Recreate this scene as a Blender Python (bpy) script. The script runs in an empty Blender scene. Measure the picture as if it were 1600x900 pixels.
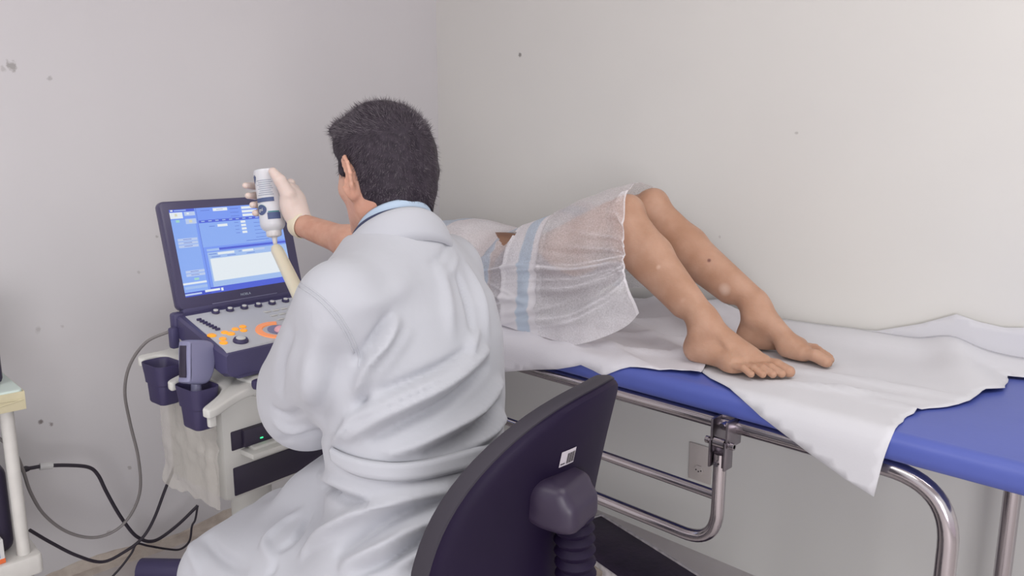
import bpy, bmesh, math, random
import numpy as np
from mathutils import Vector, Matrix, noise, geometry
from mathutils.bvhtree import BVHTree

S = bpy.context.scene
COL = S.collection
random.seed(7); np.random.seed(7)
PI = math.pi
R2 = math.sqrt(0.5)

# ------------------------------------------------------------------ camera, world, lights, exposure
CAM_H, PITCH, FPX = 1.32, math.radians(10.4), 1200.0
cd = bpy.data.cameras.new('camera'); cam = bpy.data.objects.new('camera', cd); COL.objects.link(cam)
cd.sensor_width = 36.0; cd.lens = 36.0 * FPX / 1600.0; cd.clip_start = 0.05; cd.clip_end = 60
cam.location = (0, 0, CAM_H); cam.rotation_euler = (math.radians(90) - PITCH, 0, math.radians(45))
S.camera = cam

W = bpy.data.worlds.new('room_light'); S.world = W; W.use_nodes = True
bgn = W.node_tree.nodes['Background']
wt = W.node_tree
_tc = wt.nodes.new('ShaderNodeTexCoord'); _sp = wt.nodes.new('ShaderNodeSeparateXYZ'); _rp = wt.nodes.new('ShaderNodeValToRGB')
wt.links.new(_tc.outputs['Generated'], _sp.inputs[0]); _mr = wt.nodes.new('ShaderNodeMapRange'); wt.links.new(_sp.outputs['Z'], _mr.inputs['Value'])
_mr.inputs['From Min'].default_value = -.35; _mr.inputs['From Max'].default_value = .35
wt.links.new(_mr.outputs['Result'], _rp.inputs['Fac']); wt.links.new(_rp.outputs['Color'], bgn.inputs[0])
_rp.color_ramp.elements[0].color = (.76, .66, .72, 1); _rp.color_ramp.elements[1].color = (1.0, 1.0, 1.0, 1)
_rp.color_ramp.elements[0].position = .3; _rp.color_ramp.elements[1].position = .75
bgn.inputs[1].default_value = 1.12

def area(name, loc, size, power, col, target=None, sy=None):
    l = bpy.data.lights.new(name, 'AREA'); l.shape = 'RECTANGLE'; l.size = size; l.size_y = sy or size
    l.energy = power; l.color = col
    o = bpy.data.objects.new(name, l); COL.objects.link(o); o.location = loc
    if target is not None:
        o.rotation_euler = (Vector(target) - Vector(loc)).to_track_quat('-Z', 'Y').to_euler()
    return o
area('ceiling_lamp', (-.85, -1.15, 2.74), 1.5, 32, (1.0, 0.985, 0.975), None, 1.2)
area('ceiling_lamp_far', (.35, .95, 2.74), 1.5, 26, (1.0, 0.985, 0.96), None, 1.2)
area('left_wall_fill', (1.2, -.75, 1.0), 1.0, 34, (1.0, 0.98, 1.0), (-2.5, .75, .5), .9)  # added fill light, no real window: lifts the low left wall and the coat

S.view_settings.view_transform = 'Standard'; S.view_settings.look = 'None'
S.view_settings.gamma = 1.0; S.view_settings.use_curve_mapping = False
S.view_settings.exposure = -0.23
S.cycles.use_denoising = True
S.cycles.max_bounces = 8
S.cycles.transparent_max_bounces = 12

# ------------------------------------------------------------------ coordinates
# room frame: bed runs along x, wall beside the bed is y = WB, wall behind the cart is x = WA.
# view frame: X to the right of the standing viewer, Y ahead of the viewer, z up.
WB, WA = 2.095, -2.53
def v2w(X, Y, z): return ((X - Y) * R2, (X + Y) * R2, z)
def V2W(A):
    A = np.asarray(A, float); B = A.copy()
    B[..., 0] = (A[..., 0] - A[..., 1]) * R2; B[..., 1] = (A[..., 0] + A[..., 1]) * R2
    return B
SP, CP = math.sin(PITCH), math.cos(PITCH)
def ray(u, v):                         # viewing direction in the view frame
    x = (u - 800) / FPX; c = (450 - v) / FPX
    return np.array((x, CP + c * SP, -SP + c * CP))
def pt(u, v, Y):                       # point of the view frame at ground distance Y
    d = ray(u, v); d = d * (Y / d[1]); return (d[0], d[1], d[2] + CAM_H)
def on_z(u, v, z):                     # room-frame point on a level plane
    d = ray(u, v); t = (z - CAM_H) / d[2]; p = d * t
    return v2w(p[0], p[1], z)
def on_y(u, v, yw):                    # room-frame point on a plane parallel to the bed
    d = ray(u, v); t = yw / ((d[0] + d[1]) * R2); p = d * t
    return v2w(p[0], p[1], p[2] + CAM_H)
def on_x(u, v, xw):
    d = ray(u, v); t = xw / ((d[0] - d[1]) * R2); p = d * t
    return v2w(p[0], p[1], p[2] + CAM_H)

# ------------------------------------------------------------------ materials
def lin(c):
    r = []
    for x in c:
        x = x / 255.0
        r.append(x / 12.92 if x <= 0.04045 else ((x + 0.055) / 1.055) ** 2.4)
    return (r[0], r[1], r[2], 1)
def mat(name, rgb, rough=0.5, metal=0.0, noise_amt=0.0, noise_scale=30, bump=0.0, bump_scale=80, spec=0.5, sss=0, rgb2=None, emis=None, estr=0, coat=0, alpha=1, sheen=0, trans=0):
    m = bpy.data.materials.new(name); m.use_nodes = True
    nt = m.node_tree; b = nt.nodes['Principled BSDF']
    b.inputs['Roughness'].default_value = rough; b.inputs['Metallic'].default_value = metal
    b.inputs['Specular IOR Level'].default_value = spec
    b.inputs['Base Color'].default_value = lin(rgb)
    b.inputs['Coat Weight'].default_value = coat
    b.inputs['Alpha'].default_value = alpha
    b.inputs['Sheen Weight'].default_value = sheen
    if sss:
        b.inputs['Subsurface Weight'].default_value = sss
        b.inputs['Subsurface Radius'].default_value = (1.0, 0.35, 0.2); b.inputs['Subsurface Scale'].default_value = 0.008
    if emis:
        b.inputs['Emission Color'].default_value = lin(emis); b.inputs['Emission Strength'].default_value = estr
    tc = nt.nodes.new('ShaderNodeTexCoord')
    if noise_amt or rgb2:
        n = nt.nodes.new('ShaderNodeTexNoise'); n.inputs['Scale'].default_value = noise_scale; n.inputs['Detail'].default_value = 5
        nt.links.new(tc.outputs['Object'], n.inputs['Vector'])
        r = nt.nodes.new('ShaderNodeValToRGB')
        a = lin(rgb); c2 = lin(rgb2) if rgb2 else tuple([x * (1 - noise_amt) for x in a[:3]] + [1])
        r.color_ramp.elements[0].position = 0.35; r.color_ramp.elements[1].position = 0.65
        r.color_ramp.elements[0].color = c2; r.color_ramp.elements[1].color = a
        nt.links.new(n.outputs['Fac'], r.inputs['Fac']); nt.links.new(r.outputs['Color'], b.inputs['Base Color'])
    if bump:
        n2 = nt.nodes.new('ShaderNodeTexNoise'); n2.inputs['Scale'].default_value = bump_scale; n2.inputs['Detail'].default_value = 6
        nt.links.new(tc.outputs['Object'], n2.inputs['Vector'])
        bp = nt.nodes.new('ShaderNodeBump'); bp.inputs['Strength'].default_value = bump; bp.inputs['Distance'].default_value = 0.004
        nt.links.new(n2.outputs['Fac'], bp.inputs['Height']); nt.links.new(bp.outputs['Normal'], b.inputs['Normal'])
    return m

def wall_mat(name, rgb, spots):
    m = mat(name, rgb, rough=0.75, bump=0.10, bump_scale=26, spec=0.25)
    nt = m.node_tree; b = nt.nodes['Principled BSDF']; L = nt.links
    geo = nt.nodes.new('ShaderNodeNewGeometry')
    n = nt.nodes.new('ShaderNodeTexNoise'); n.inputs['Scale'].default_value = 1.1; n.inputs['Detail'].default_value = 3
    L.new(geo.outputs['Position'], n.inputs['Vector'])
    r = nt.nodes.new('ShaderNodeValToRGB'); a = lin(rgb)
    r.color_ramp.elements[0].color = (a[0] * .965, a[1] * .965, a[2] * .97, 1); r.color_ramp.elements[1].color = a
    r.color_ramp.elements[0].position = 0.4; r.color_ramp.elements[1].position = 0.6
    L.new(n.outputs['Fac'], r.inputs['Fac'])
    cur = r.outputs['Color']
    nz = nt.nodes.new('ShaderNodeTexNoise'); nz.inputs['Scale'].default_value = 70; nz.inputs['Detail'].default_value = 3
    L.new(geo.outputs['Position'], nz.inputs['Vector'])
    for (p, rad, stren, c) in spots:
        d = nt.nodes.new('ShaderNodeVectorMath'); d.operation = 'DISTANCE'; d.inputs[1].default_value = p
        L.new(geo.outputs['Position'], d.inputs[0])
        ma = nt.nodes.new('ShaderNodeMath'); ma.operation = 'MULTIPLY_ADD'
        L.new(nz.outputs['Fac'], ma.inputs[0]); ma.inputs[1].default_value = rad * 2.2; L.new(d.outputs['Value'], ma.inputs[2])
        mr = nt.nodes.new('ShaderNodeMapRange'); L.new(ma.outputs[0], mr.inputs['Value'])
        mr.inputs['From Min'].default_value = rad * 1.5; mr.inputs['From Max'].default_value = rad * 2.0
        mr.inputs['To Min'].default_value = stren; mr.inputs['To Max'].default_value = 0
        mx = nt.nodes.new('ShaderNodeMix'); mx.data_type = 'RGBA'
        L.new(mr.outputs['Result'], mx.inputs['Factor']); L.new(cur, mx.inputs['A']); mx.inputs['B'].default_value = lin(c)
        cur = mx.outputs['Result']
    L.new(cur, b.inputs['Base Color'])
    return m

# ------------------------------------------------------------------ mesh building
ROOTM = {}
def tag(o, label=None, cat=None, group=None, kind=None):
    if label: o['label'] = label
    if cat: o['category'] = cat
    if group: o['group'] = group
    if kind: o['kind'] = kind
    return o
def empty(name, M, label=None, cat=None, group=None):
    o = bpy.data.objects.new(name, None); COL.objects.link(o); o.empty_display_size = 0.05
    M = M if isinstance(M, Matrix) else Matrix.Translation(M)
    o.matrix_world = M; o.location = M.to_translation(); o.rotation_euler = M.to_euler()
    ROOTM[o.name] = M.copy()
    return tag(o, label, cat, group)
def frame(loc, rz): return Matrix.Translation(loc) @ Matrix.Rotation(rz, 4, 'Z')

def build(name, V, F, mats, parent=None, smooth=True, midx=None, label=None, at=None):
    V = np.asarray(V, float)
    if parent is not None: M = ROOTM[parent.name]
    else:
        if at is None:
            at = V.mean(axis=0); at[2] = V[:, 2].min()
        M = Matrix.Translation(tuple(at))
    Mi = np.array(M.inverted())
    V = V @ Mi[:3, :3].T + Mi[:3, 3]
    me = bpy.data.meshes.new(name)
    me.from_pydata(V.tolist(), [], [list(map(int, f)) for f in F]); me.update()
    for m in (mats if isinstance(mats, (list, tuple)) else [mats]): me.materials.append(m)
    if midx is not None: me.polygons.foreach_set('material_index', np.asarray(midx, np.int32))
    me.polygons.foreach_set('use_smooth', [bool(smooth)] * len(me.polygons))
    o = bpy.data.objects.new(name, me); COL.objects.link(o)
    if parent is not None:
        o.parent = parent; ROOTM[o.name] = M
    else:
        o.matrix_world = M; o.location = M.to_translation(); o.rotation_euler = M.to_euler(); ROOTM[o.name] = M.copy()
    if label: o['label'] = label
    return o

def catmull(P, n=8, closed=False):
    P = np.asarray(P, float)
    if len(P) < 3: return P
    if closed: Q = np.vstack([P[-1:], P, P[:2]])
    else: Q = np.vstack([2 * P[0] - P[1], P, 2 * P[-1] - P[-2]])
    out = []
    t = np.linspace(0, 1, n, endpoint=False)[:, None]
    for i in range(1, len(Q) - 2):
        a, b, c, d = Q[i - 1], Q[i], Q[i + 1], Q[i + 2]
        out.append(0.5 * (2 * b + (c - a) * t + (2 * a - 5 * b + 4 * c - d) * t ** 2 + (3 * b - a - 3 * c + d) * t ** 3))
    out = np.vstack(out)
    if not closed: out = np.vstack([out, P[-1:]])
    return out

class MB:
    def __init__(s, xf=None): s.V = []; s.F = []; s.M = []; s.n = 0; s.xf = xf; s.mi = 0
    def add(s, V, F):
        V = np.asarray(V, float)
        if s.xf is not None:
            A = np.array(s.xf); V = V @ A[:3, :3].T + A[:3, 3]
        s.V.append(V); s.F += [[i + s.n for i in f] for f in F]; s.M += [s.mi] * len(F); s.n += len(V); return s
    def box(s, c, size, bev=0.0, seg=2, rot=None):
        bm = bmesh.new(); bmesh.ops.create_cube(bm, size=1)
        for v in bm.verts: v.co = Vector((v.co.x * size[0], v.co.y * size[1], v.co.z * size[2]))
        if bev > 0: bmesh.ops.bevel(bm, geom=bm.edges[:] , offset=bev, segments=seg, affect='EDGES', profile=0.5)
        V = np.array([v.co[:] for v in bm.verts]); bm.verts.index_update()
        F = [[v.index for v in f.verts] for f in bm.faces]; bm.free()
        if rot is not None: V = V @ np.array(rot)[:3, :3].T
        return s.add(V + np.array(c), F)
    def tube(s, P, r, n=12, cap=True):
        P = np.asarray(P, float); m = len(P)
        r = np.broadcast_to(np.asarray(r, float), (m,))
        T = np.gradient(P, axis=0); T /= np.linalg.norm(T, axis=1)[:, None] + 1e-12
        up = np.array((0, 0, 1.0)) if abs(T[0][2]) < 0.9 else np.array((1.0, 0, 0))
        N = np.cross(T[0], up); N /= np.linalg.norm(N); V = []
        for i in range(m):
            N = N - T[i] * np.dot(N, T[i]); N /= np.linalg.norm(N); B = np.cross(T[i], N)
            a = np.arange(n) * 2 * PI / n
            V.append(P[i] + r[i] * (np.cos(a)[:, None] * N + np.sin(a)[:, None] * B))
        V = np.vstack(V); F = []
        for i in range(m - 1):
            for k in range(n):
                k2 = (k + 1) % n; F.append([i * n + k, i * n + k2, (i + 1) * n + k2, (i + 1) * n + k])
        if cap: F.append(list(range(n))[::-1]); F.append([(m - 1) * n + k for k in range(n)])
        return s.add(V, F)
    def lathe(s, prof, c=(0, 0, 0), axis=(0, 0, 1), n=28):
        ax = Vector(axis).normalized(); q = np.array(Vector((0, 0, 1)).rotation_difference(ax).to_matrix())
        a = np.arange(n) * 2 * PI / n; V = []
        for (r, z) in prof: V.append(np.stack([r * np.cos(a), r * np.sin(a), np.full(n, z)], 1))
        V = np.vstack(V) @ q.T + np.array(c); F = []; m = len(prof)
        for i in range(m - 1):
            for k in range(n):
                k2 = (k + 1) % n; F.append([i * n + k, i * n + k2, (i + 1) * n + k2, (i + 1) * n + k])
        F.append(list(range(n))[::-1]); F.append([(m - 1) * n + k for k in range(n)])
        return s.add(V, F)
    def cyl(s, a, b, r, n=20, bev=0.0):
        a = np.array(a, float); b = np.array(b, float); L = np.linalg.norm(b - a)
        pr = [(r, 0), (r, L)] if bev == 0 else [(r - bev, 0), (r, bev), (r, L - bev), (r - bev, L)]
        return s.lathe(pr, a, (b - a) / L, n)
    def prism(s, poly, z0, z1, bev=0.0, seg=2):
        bm = bmesh.new(); vs = [bm.verts.new((x, y, z0)) for x, y in poly]; f = bm.faces.new(vs)
        r = bmesh.ops.extrude_face_region(bm, geom=[f])
        for v in [g for g in r['geom'] if isinstance(g, bmesh.types.BMVert)]: v.co.z = z1
        bmesh.ops.recalc_face_normals(bm, faces=bm.faces[:])
        if bev > 0:
            es = [e for e in bm.edges if abs(e.verts[0].co.z - e.verts[1].co.z) < 1e-6]
            bmesh.ops.bevel(bm, geom=es, offset=bev, segments=seg, affect='EDGES', profile=0.5)
        bm.verts.index_update(); V = np.array([v.co[:] for v in bm.verts]); F = [[v.index for v in f.verts] for f in bm.faces]; bm.free()
        return s.add(V, F)
    def grid(s, G):
        G = np.asarray(G, float); a, b = G.shape[:2]
        F = [[i * b + j, i * b + j + 1, (i + 1) * b + j + 1, (i + 1) * b + j] for i in range(a - 1) for j in range(b - 1)]
        return s.add(G.reshape(-1, 3), F)
    def quad(s, a, b, c, d): return s.add([a, b, c, d], [[0, 1, 2, 3]])
    def build(s, name, mats, parent=None, smooth=True, label=None, at=None, auto=None):
        o = build(name, np.vstack(s.V), s.F, mats, parent, smooth, s.M, label, at)
        if auto or (auto is None and smooth): sharp(o, 35)
        return o
def sharp(o, deg):
    me = o.data; bm = bmesh.new(); bm.from_mesh(me); th = math.radians(deg)
    for e in bm.edges:
        if len(e.link_faces) == 2 and e.calc_face_angle(0) > th: e.smooth = False
    bm.to_mesh(me); bm.free()
def rpoly(w, h, r, n=6, cx=0, cy=0):
    P = []
    for (sx, sy, a0) in ((1, 1, 0), (-1, 1, 90), (-1, -1, 180), (1, -1, 270)):
        for k in range(n + 1):
            a = math.radians(a0 + 90 * k / n); P.append((cx + sx * (w / 2 - r) + r * math.cos(a), cy + sy * (h / 2 - r) + r * math.sin(a)))
    return P

# ------------------------------------------------------------------ implicit surfaces
def smin(a, b, k):
    if k <= 0: return np.minimum(a, b)
    h = np.clip(0.5 + 0.5 * (b - a) / k, 0, 1); return b + (a - b) * h - k * h * (1 - h)
def smax(a, b, k): return -smin(-a, -b, k)
def rc(P, a, b, ra, rb):
    a = np.asarray(a, np.float32); b = np.asarray(b, np.float32); d = b - a
    t = np.clip((P - a) @ d / (d @ d + 1e-12), 0, 1)
    q = P - a - t[:, None] * d
    return np.sqrt((q * q).sum(1)) - (ra + (rb - ra) * t)
def el(P, c, r, R=None):
    q = P - np.asarray(c, np.float32)
    if R is not None: q = q @ np.asarray(R, np.float32)      # columns of R are the axes
    r = np.asarray(r, np.float32); k0 = np.sqrt(((q / r) ** 2).sum(1)); k1 = np.sqrt(((q / (r * r)) ** 2).sum(1)) + 1e-9
    return k0 * (k0 - 1) / k1
def rbx(P, c, h, rad, R=None):
    q = P - np.asarray(c, np.float32)
    if R is not None: q = q @ np.asarray(R, np.float32)
    q = np.abs(q) - (np.asarray(h, np.float32) - rad)
    return np.sqrt((np.maximum(q, 0) ** 2).sum(1)) + np.minimum(q.max(1), 0) - rad
def axes(f, up=(0, 0, 1)):
    f = np.array(f, float); f /= np.linalg.norm(f); r = np.cross(f, up); r /= np.linalg.norm(r); u = np.cross(r, f)
    return np.stack([f, r, u], 1)                             # forward, right, up
def chainf(P, pts, rads, d=None, k=0.01):
    for i in range(len(pts) - 1):
        e = rc(P, pts[i], pts[i + 1], rads[i], rads[i + 1]); d = e if d is None else smin(d, e, k)
    return d
def surf(f, lo, hi, h):
    lo = np.array(lo, float); hi = np.array(hi, float); st = 4
    n = (np.ceil((hi - lo) / (h * st)).astype(int)) * st + 1
    cs = [lo[i] + h * np.arange(0, n[i], st) for i in range(3)]
    cc = [np.concatenate([c]) for c in cs]
    G = np.stack(np.meshgrid(*cc, indexing='ij'), -1).reshape(-1, 3).astype(np.float32)
    D = f(G).reshape([len(c) for c in cc]).astype(np.float32)
    Df = D.repeat(st, 0).repeat(st, 1).repeat(st, 2)[:n[0] + st, :n[1] + st, :n[2] + st]
    sh = st // 2
    Dp = np.full(tuple(n), 1.0, np.float32)
    ix = [np.minimum((np.arange(n[i]) + sh) // st, len(cc[i]) - 1) for i in range(3)]
    Dp = D[np.ix_(*ix)].copy()
    msk = np.abs(Dp) < h * st * 1.3
    I = np.argwhere(msk)
    P = (lo + I * h).astype(np.float32)
    vals = np.empty(len(P), np.float32)
    for s in range(0, len(P), 400000): vals[s:s + 400000] = f(P[s:s + 400000])
    Dp[msk] = vals
    Sg = Dp < 0
    c8 = [(i, j, k) for i in (0, 1) for j in (0, 1) for k in (0, 1)]
    cnt = np.zeros(tuple(n - 1), np.uint8)
    for (i, j, k) in c8: cnt += Sg[i:n[0] - 1 + i, j:n[1] - 1 + j, k:n[2] - 1 + k]
    act = (cnt > 0) & (cnt < 8); A = np.argwhere(act)
    idx = -np.ones(tuple(n - 1), np.int32); idx[act] = np.arange(len(A))
    vals = np.stack([Dp[A[:, 0] + i, A[:, 1] + j, A[:, 2] + k] for (i, j, k) in c8], 1)
    acc = np.zeros((len(A), 3)); num = np.zeros(len(A))
    c8a = np.array(c8, float)
    for a in range(8):
        for b in range(a + 1, 8):
            if np.abs(c8a[a] - c8a[b]).sum() != 1: continue
            va, vb = vals[:, a], vals[:, b]; m = (va < 0) != (vb < 0)
            t = np.where(m, va / np.where(m, va - vb, 1), 0)
            acc += np.where(m[:, None], c8a[a] + t[:, None] * (c8a[b] - c8a[a]), 0); num += m
    V = lo + (A + acc / num[:, None]) * h
    F = []
    for ax in range(3):
        o1, o2 = [(1, 2), (2, 0), (0, 1)][ax]
        sl0 = [slice(None)] * 3; sl1 = [slice(None)] * 3
        sl0[ax] = slice(0, n[ax] - 1); sl1[ax] = slice(1, n[ax])
        a0, a1 = Sg[tuple(sl0)], Sg[tuple(sl1)]
        E = np.argwhere(a0 != a1); E = E[(E[:, o1] > 0) & (E[:, o2] > 0) & (E[:, o1] < n[o1] - 1) & (E[:, o2] < n[o2] - 1)]
        fl = a0[E[:, 0], E[:, 1], E[:, 2]]
        q = []
        for (p1, p2) in ((-1, -1), (0, -1), (0, 0), (-1, 0)):
            Q = E.copy(); Q[:, o1] += p1; Q[:, o2] += p2; q.append(idx[Q[:, 0], Q[:, 1], Q[:, 2]])
        q = np.stack(q, 1); q[~fl] = q[~fl][:, ::-1]; F.append(q)
    F = np.vstack(F); F = F[(F >= 0).all(1)]
    return V, F
def relax(V, F, it=2, lam=0.5):
    E = np.vstack([F[:, [0, 1]], F[:, [1, 2]], F[:, [2, 3]], F[:, [3, 0]]])
    for _ in range(it):
        acc = np.zeros_like(V); c = np.zeros(len(V))
        for a, b in ((0, 1), (1, 0)):
            for d in range(3): acc[:, d] += np.bincount(E[:, a], V[E[:, b], d], len(V))
            c += np.bincount(E[:, a], minlength=len(V))
        V = V + lam * (acc / np.maximum(c, 1)[:, None] - V)
    return V
def vnormals(V, F):
    F = np.asarray(F); n = np.cross(V[F[:, 2]] - V[F[:, 0]], V[F[:, 3 if F.shape[1] > 3 else 1]] - V[F[:, 1]])
    N = np.zeros_like(V)
    for k in range(F.shape[1]):
        for d in range(3): N[:, d] += np.bincount(F[:, k], n[:, d], len(V))
    return N / (np.linalg.norm(N, axis=1)[:, None] + 1e-12)
def nz3(P, s, o=0.0):                    # cheap smooth pseudo noise, -1..1
    x, y, z = (P[:, 0] * s + o), (P[:, 1] * s + 1.7 * o), (P[:, 2] * s - o)
    return (np.sin(x + 1.3 * np.sin(y * 1.1 + 0.5)) + np.sin(y * 1.2 + 1.1 * np.sin(z * 0.9 + 1.9)) + np.sin(z * 1.1 + 1.2 * np.sin(x * 0.8 + 2.7))) / 3
def pl_dist(V, L):                       # distance to a polyline, with the parameter 0..1 along it
    L = np.asarray(L, float); seg = np.linalg.norm(L[1:] - L[:-1], axis=1); cum = np.concatenate([[0], np.cumsum(seg)])
    best = np.full(len(V), 1e9); par = np.zeros(len(V))
    for i in range(len(L) - 1):
        d = L[i + 1] - L[i]; t = np.clip((V - L[i]) @ d / (d @ d + 1e-12), 0, 1)
        q = np.linalg.norm(V - L[i] - t[:, None] * d, axis=1); m = q < best
        best[m] = q[m]; par[m] = (cum[i] + t[m] * seg[i]) / cum[-1]
    return best, par
def crease(V, N, tree, px, w, h, n=10, org=(0, 0, CAM_H)):   # a fold: ridge (h > 0) or groove following the cloth between sighted points
    C = catmull([(a, b, 0) for a, b in px], n); L = []
    for c in C:
        hit = tree.ray_cast(Vector(org), Vector(ray(c[0], c[1])).normalized())
        if hit[0] is not None: L.append(hit[0][:])
    if len(L) < 2: return V
    L = np.array(L); lo, hi = L.min(0) - 3 * w, L.max(0) + 3 * w
    m = ((V > lo) & (V < hi)).all(1); d, t = pl_dist(V[m], L)
    prof = np.exp(-(d / w) ** 2) * np.clip(np.sin(PI * np.clip(t * 0.9 + 0.05, 0, 1)), 0, 1) ** 0.5
    V = V.copy(); V[m] += N[m] * (h * prof)[:, None]; return V
# ------------------------------------------------------------------ the room
SM = (120, 116, 112)
spotsA = [((WA, .576, 1.54), .018, .55, (120, 116, 110)), ((WA, .555, 1.532), .011, .35, (150, 145, 140)), ((WA, .667, 1.512), .009, .4, (130, 128, 126)), ((WA, .546, .514), .009, .75, (95, 82, 80)),
          ((WA, .573, .503), .008, .6, (105, 88, 86)), ((WA, .568, .794), .011, .3, (140, 132, 130)), ((WA, .632, .793), .007, .3, (140, 132, 130)),
          ((WA, .925, 1.038), .007, .4, (120, 115, 112)), ((WA, .70, .10), .012, .4, (120, 105, 98)), ((WA, .78, .30), .008, .4, (120, 112, 108)), ((WA, .86, .93), .006, .3, (130, 125, 122))]
spotsB = [((-2.055, WB, 1.653), .008, .7, (90, 85, 82)), ((-.98, WB, 1.358), .007, .35, (120, 114, 110)), ((-1.2, WB, 1.05), .006, .3, (150, 140, 138))]
m_wallA = wall_mat('paint_left', (214, 212, 214), spotsA)
m_wallB = wall_mat('paint_right', (220, 219, 215), spotsB)
m_floor = mat('floor_tile', (206, 200, 198), rough=0.6, rgb2=(198, 191, 189), noise_scale=6, bump=.1, bump_scale=30)
def struct(name, V, F, m):
    o = build(name, V, F, m, None, False, at=(0, 0, 0)); o['kind'] = 'structure'; return o
def slab(name, lo, hi, m, xf=None):
    b = MB(); c = [(lo[i] + hi[i]) / 2 for i in range(3)]; b.box(c, [hi[i] - lo[i] for i in range(3)])
    o = b.build(name, m, None, False, at=(0, 0, 0)); o['kind'] = 'structure'; return o
slab('floor', (WA - .1, -2.6, -.08), (2.4, WB + .1, 0), m_floor)
slab('wall_left', (WA - .1, -2.6, 0), (WA, WB + .1, 2.8), m_wallA)
slab('wall_right', (WA, WB, 0), (2.4, WB + .1, 2.8), m_wallB)
m_ceil = mat('ceiling_paint', (215, 213, 210), rough=.8)
slab('ceiling', (WA - .1, -2.6, 2.8), (2.4, WB + .1, 2.9), m_ceil)
# crumbling plaster / screed strip along the foot of the left wall
m_pl = mat('bare_plaster', (206, 196, 186), rough=.9, rgb2=(184, 172, 162), noise_scale=22, bump=.5, bump_scale=40)
G = []
for i in range(90):
    y = -.2 + i * .026
    hh = .034 + .022 * noise.noise(Vector((y * 4, 1, 2))) + .012 * noise.noise(Vector((y * 21, 3, 2)))
    dd = .04 + .02 * noise.noise(Vector((y * 5, 7, 2)))
    G.append([(WA - .001, y, hh), (WA + .004, y, hh - .003), (WA + .006 + .003 * noise.noise(Vector((y * 30, 0, 0))), y, hh * .5), (WA + .012, y, .008), (WA + dd, y, .003), (WA + dd + .01, y, -.002)])
b = MB(); b.grid(G); o = b.build('baseboard_left', m_pl, None, True, at=(0, 0, 0)); o['kind'] = 'structure'

# wall socket beside the bed
m_plate = mat('socket_plastic', (196, 188, 184), rough=.4)
m_dark = mat('dark_hole', (40, 34, 38), rough=.6)
sock = empty('wall_socket', (-1.228, WB, .32), 'flat wall socket plate low on the wall under the examination bed', 'wall socket')
b = MB(); b.box((-1.228, WB - .004, .312), (.082, .008, .125), .003); b.build('cover_plate', m_plate, sock)
b = MB(); b.lathe([(.019, 0), (.019, .004), (.015, .005)], (-1.228, WB - .008, .288), (0, -1, 0), 6); b.build('socket_insert', m_plate, sock)
b = MB()
for dx in (-.009, .009, 0): b.cyl((-1.228 + dx, WB - .0125, .29 - (0.004 if dx == 0 else 0)), (-1.228 + dx, WB - .0136, .29 - (0.004 if dx == 0 else 0)), .0026, 10)
b.build('pin_hole', m_dark, sock)

# ------------------------------------------------------------------ examination bed
m_blue = mat('blue_vinyl', (84, 98, 176), rough=.42, bump=.05, bump_scale=60, spec=.5, rgb2=(78, 92, 168), noise_scale=4)
m_chrome = mat('chrome', (190, 184, 188), rough=.16, metal=1.0)
m_chrome2 = mat('brushed_steel', (150, 143, 150), rough=.3, metal=1.0)
BF, BB, BX0, BX1, ZT = 1.445, 2.075, -2.46, .02, .80
bed = empty('examination_bed', ((BX0 + BX1) / 2, 1.76, 0), 'blue vinyl examination bed on bent chrome tube legs along the wall', 'examination bed')
b = MB()
prof = [(.0, .0), (.0, .0)]
pts = rpoly(BB - BF, .058, .024, 7, (BF + BB) / 2, ZT - .029)
xs = [BX0, BX0 + .004, BX0 + .015, BX0 + .03] + list(np.linspace(BX0 + .1, BX1 - .1, 30)) + [BX1 - .03, BX1 - .015, BX1 - .004, BX1]
rings = []
for x in xs:
    e = min(x - BX0, BX1 - x); sh = max(0, .03 - e); ins = .03 - math.sqrt(max(0, .0009 - sh * sh)) if sh > 0 else 0
    ins = min(ins, .024); cy, cz = (BF + BB) / 2, ZT - .029
    rings.append([(x, cy + (py - cy) * (1 - ins / .32), cz + (pz - cz) * (1 - ins / .03)) for py, pz in pts])
n = len(pts); V = [p for r in rings for p in r]; F = []
for i in range(len(rings) - 1):
    for k in range(n): F.append([i * n + k, i * n + (k + 1) % n, (i + 1) * n + (k + 1) % n, (i + 1) * n + k])
F.append(list(range(n))[::-1]); F.append([(len(rings) - 1) * n + k for k in range(n)])
b.add(V, F); b.build('mattress', m_blue, bed)
def bent(P, r=.05, n=7):                       # polyline with rounded corners
    P = [np.array(p, float) for p in P]; out = [P[0]]
    for i in range(1, len(P) - 1):
        a = P[i - 1] - P[i]; c = P[i + 1] - P[i]; la, lc = np.linalg.norm(a), np.linalg.norm(c)
        rr = min(r, la * .48, lc * .48); p0 = P[i] + a / la * rr; p1 = P[i] + c / lc * rr
        for k in range(n + 1):
            t = k / n; out.append((1 - t) ** 2 * p0 + 2 * t * (1 - t) * P[i] + t * t * p1)
    out.append(P[-1]); return np.array(out)
ZR = .722
for yy, nm in ((1.475, 'front'), (1.97, 'back')):
    b = MB(); b.tube(bent([(-2.2, yy, 0.02), (-2.2, yy, ZR), (-.352, yy, ZR), (-.352, yy, 0.02)], .12, 12), .018, 18); b.build('tube_leg_frame', m_chrome, bed)
    for x in (-2.2, -.352):
        b = MB(); b.lathe([(.015, 0), (.024, .001), (.024, .03), (.019, .034)], (x, yy, 0)); b.build('rubber_foot', m_dark, bed)
for x in (-2.0, -1.2, -.5):
    b = MB(); b.box((x, 1.72, ZR + .010), (.04, .5, .018), .003); b.build('cross_bar', m_chrome2, bed)
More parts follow.
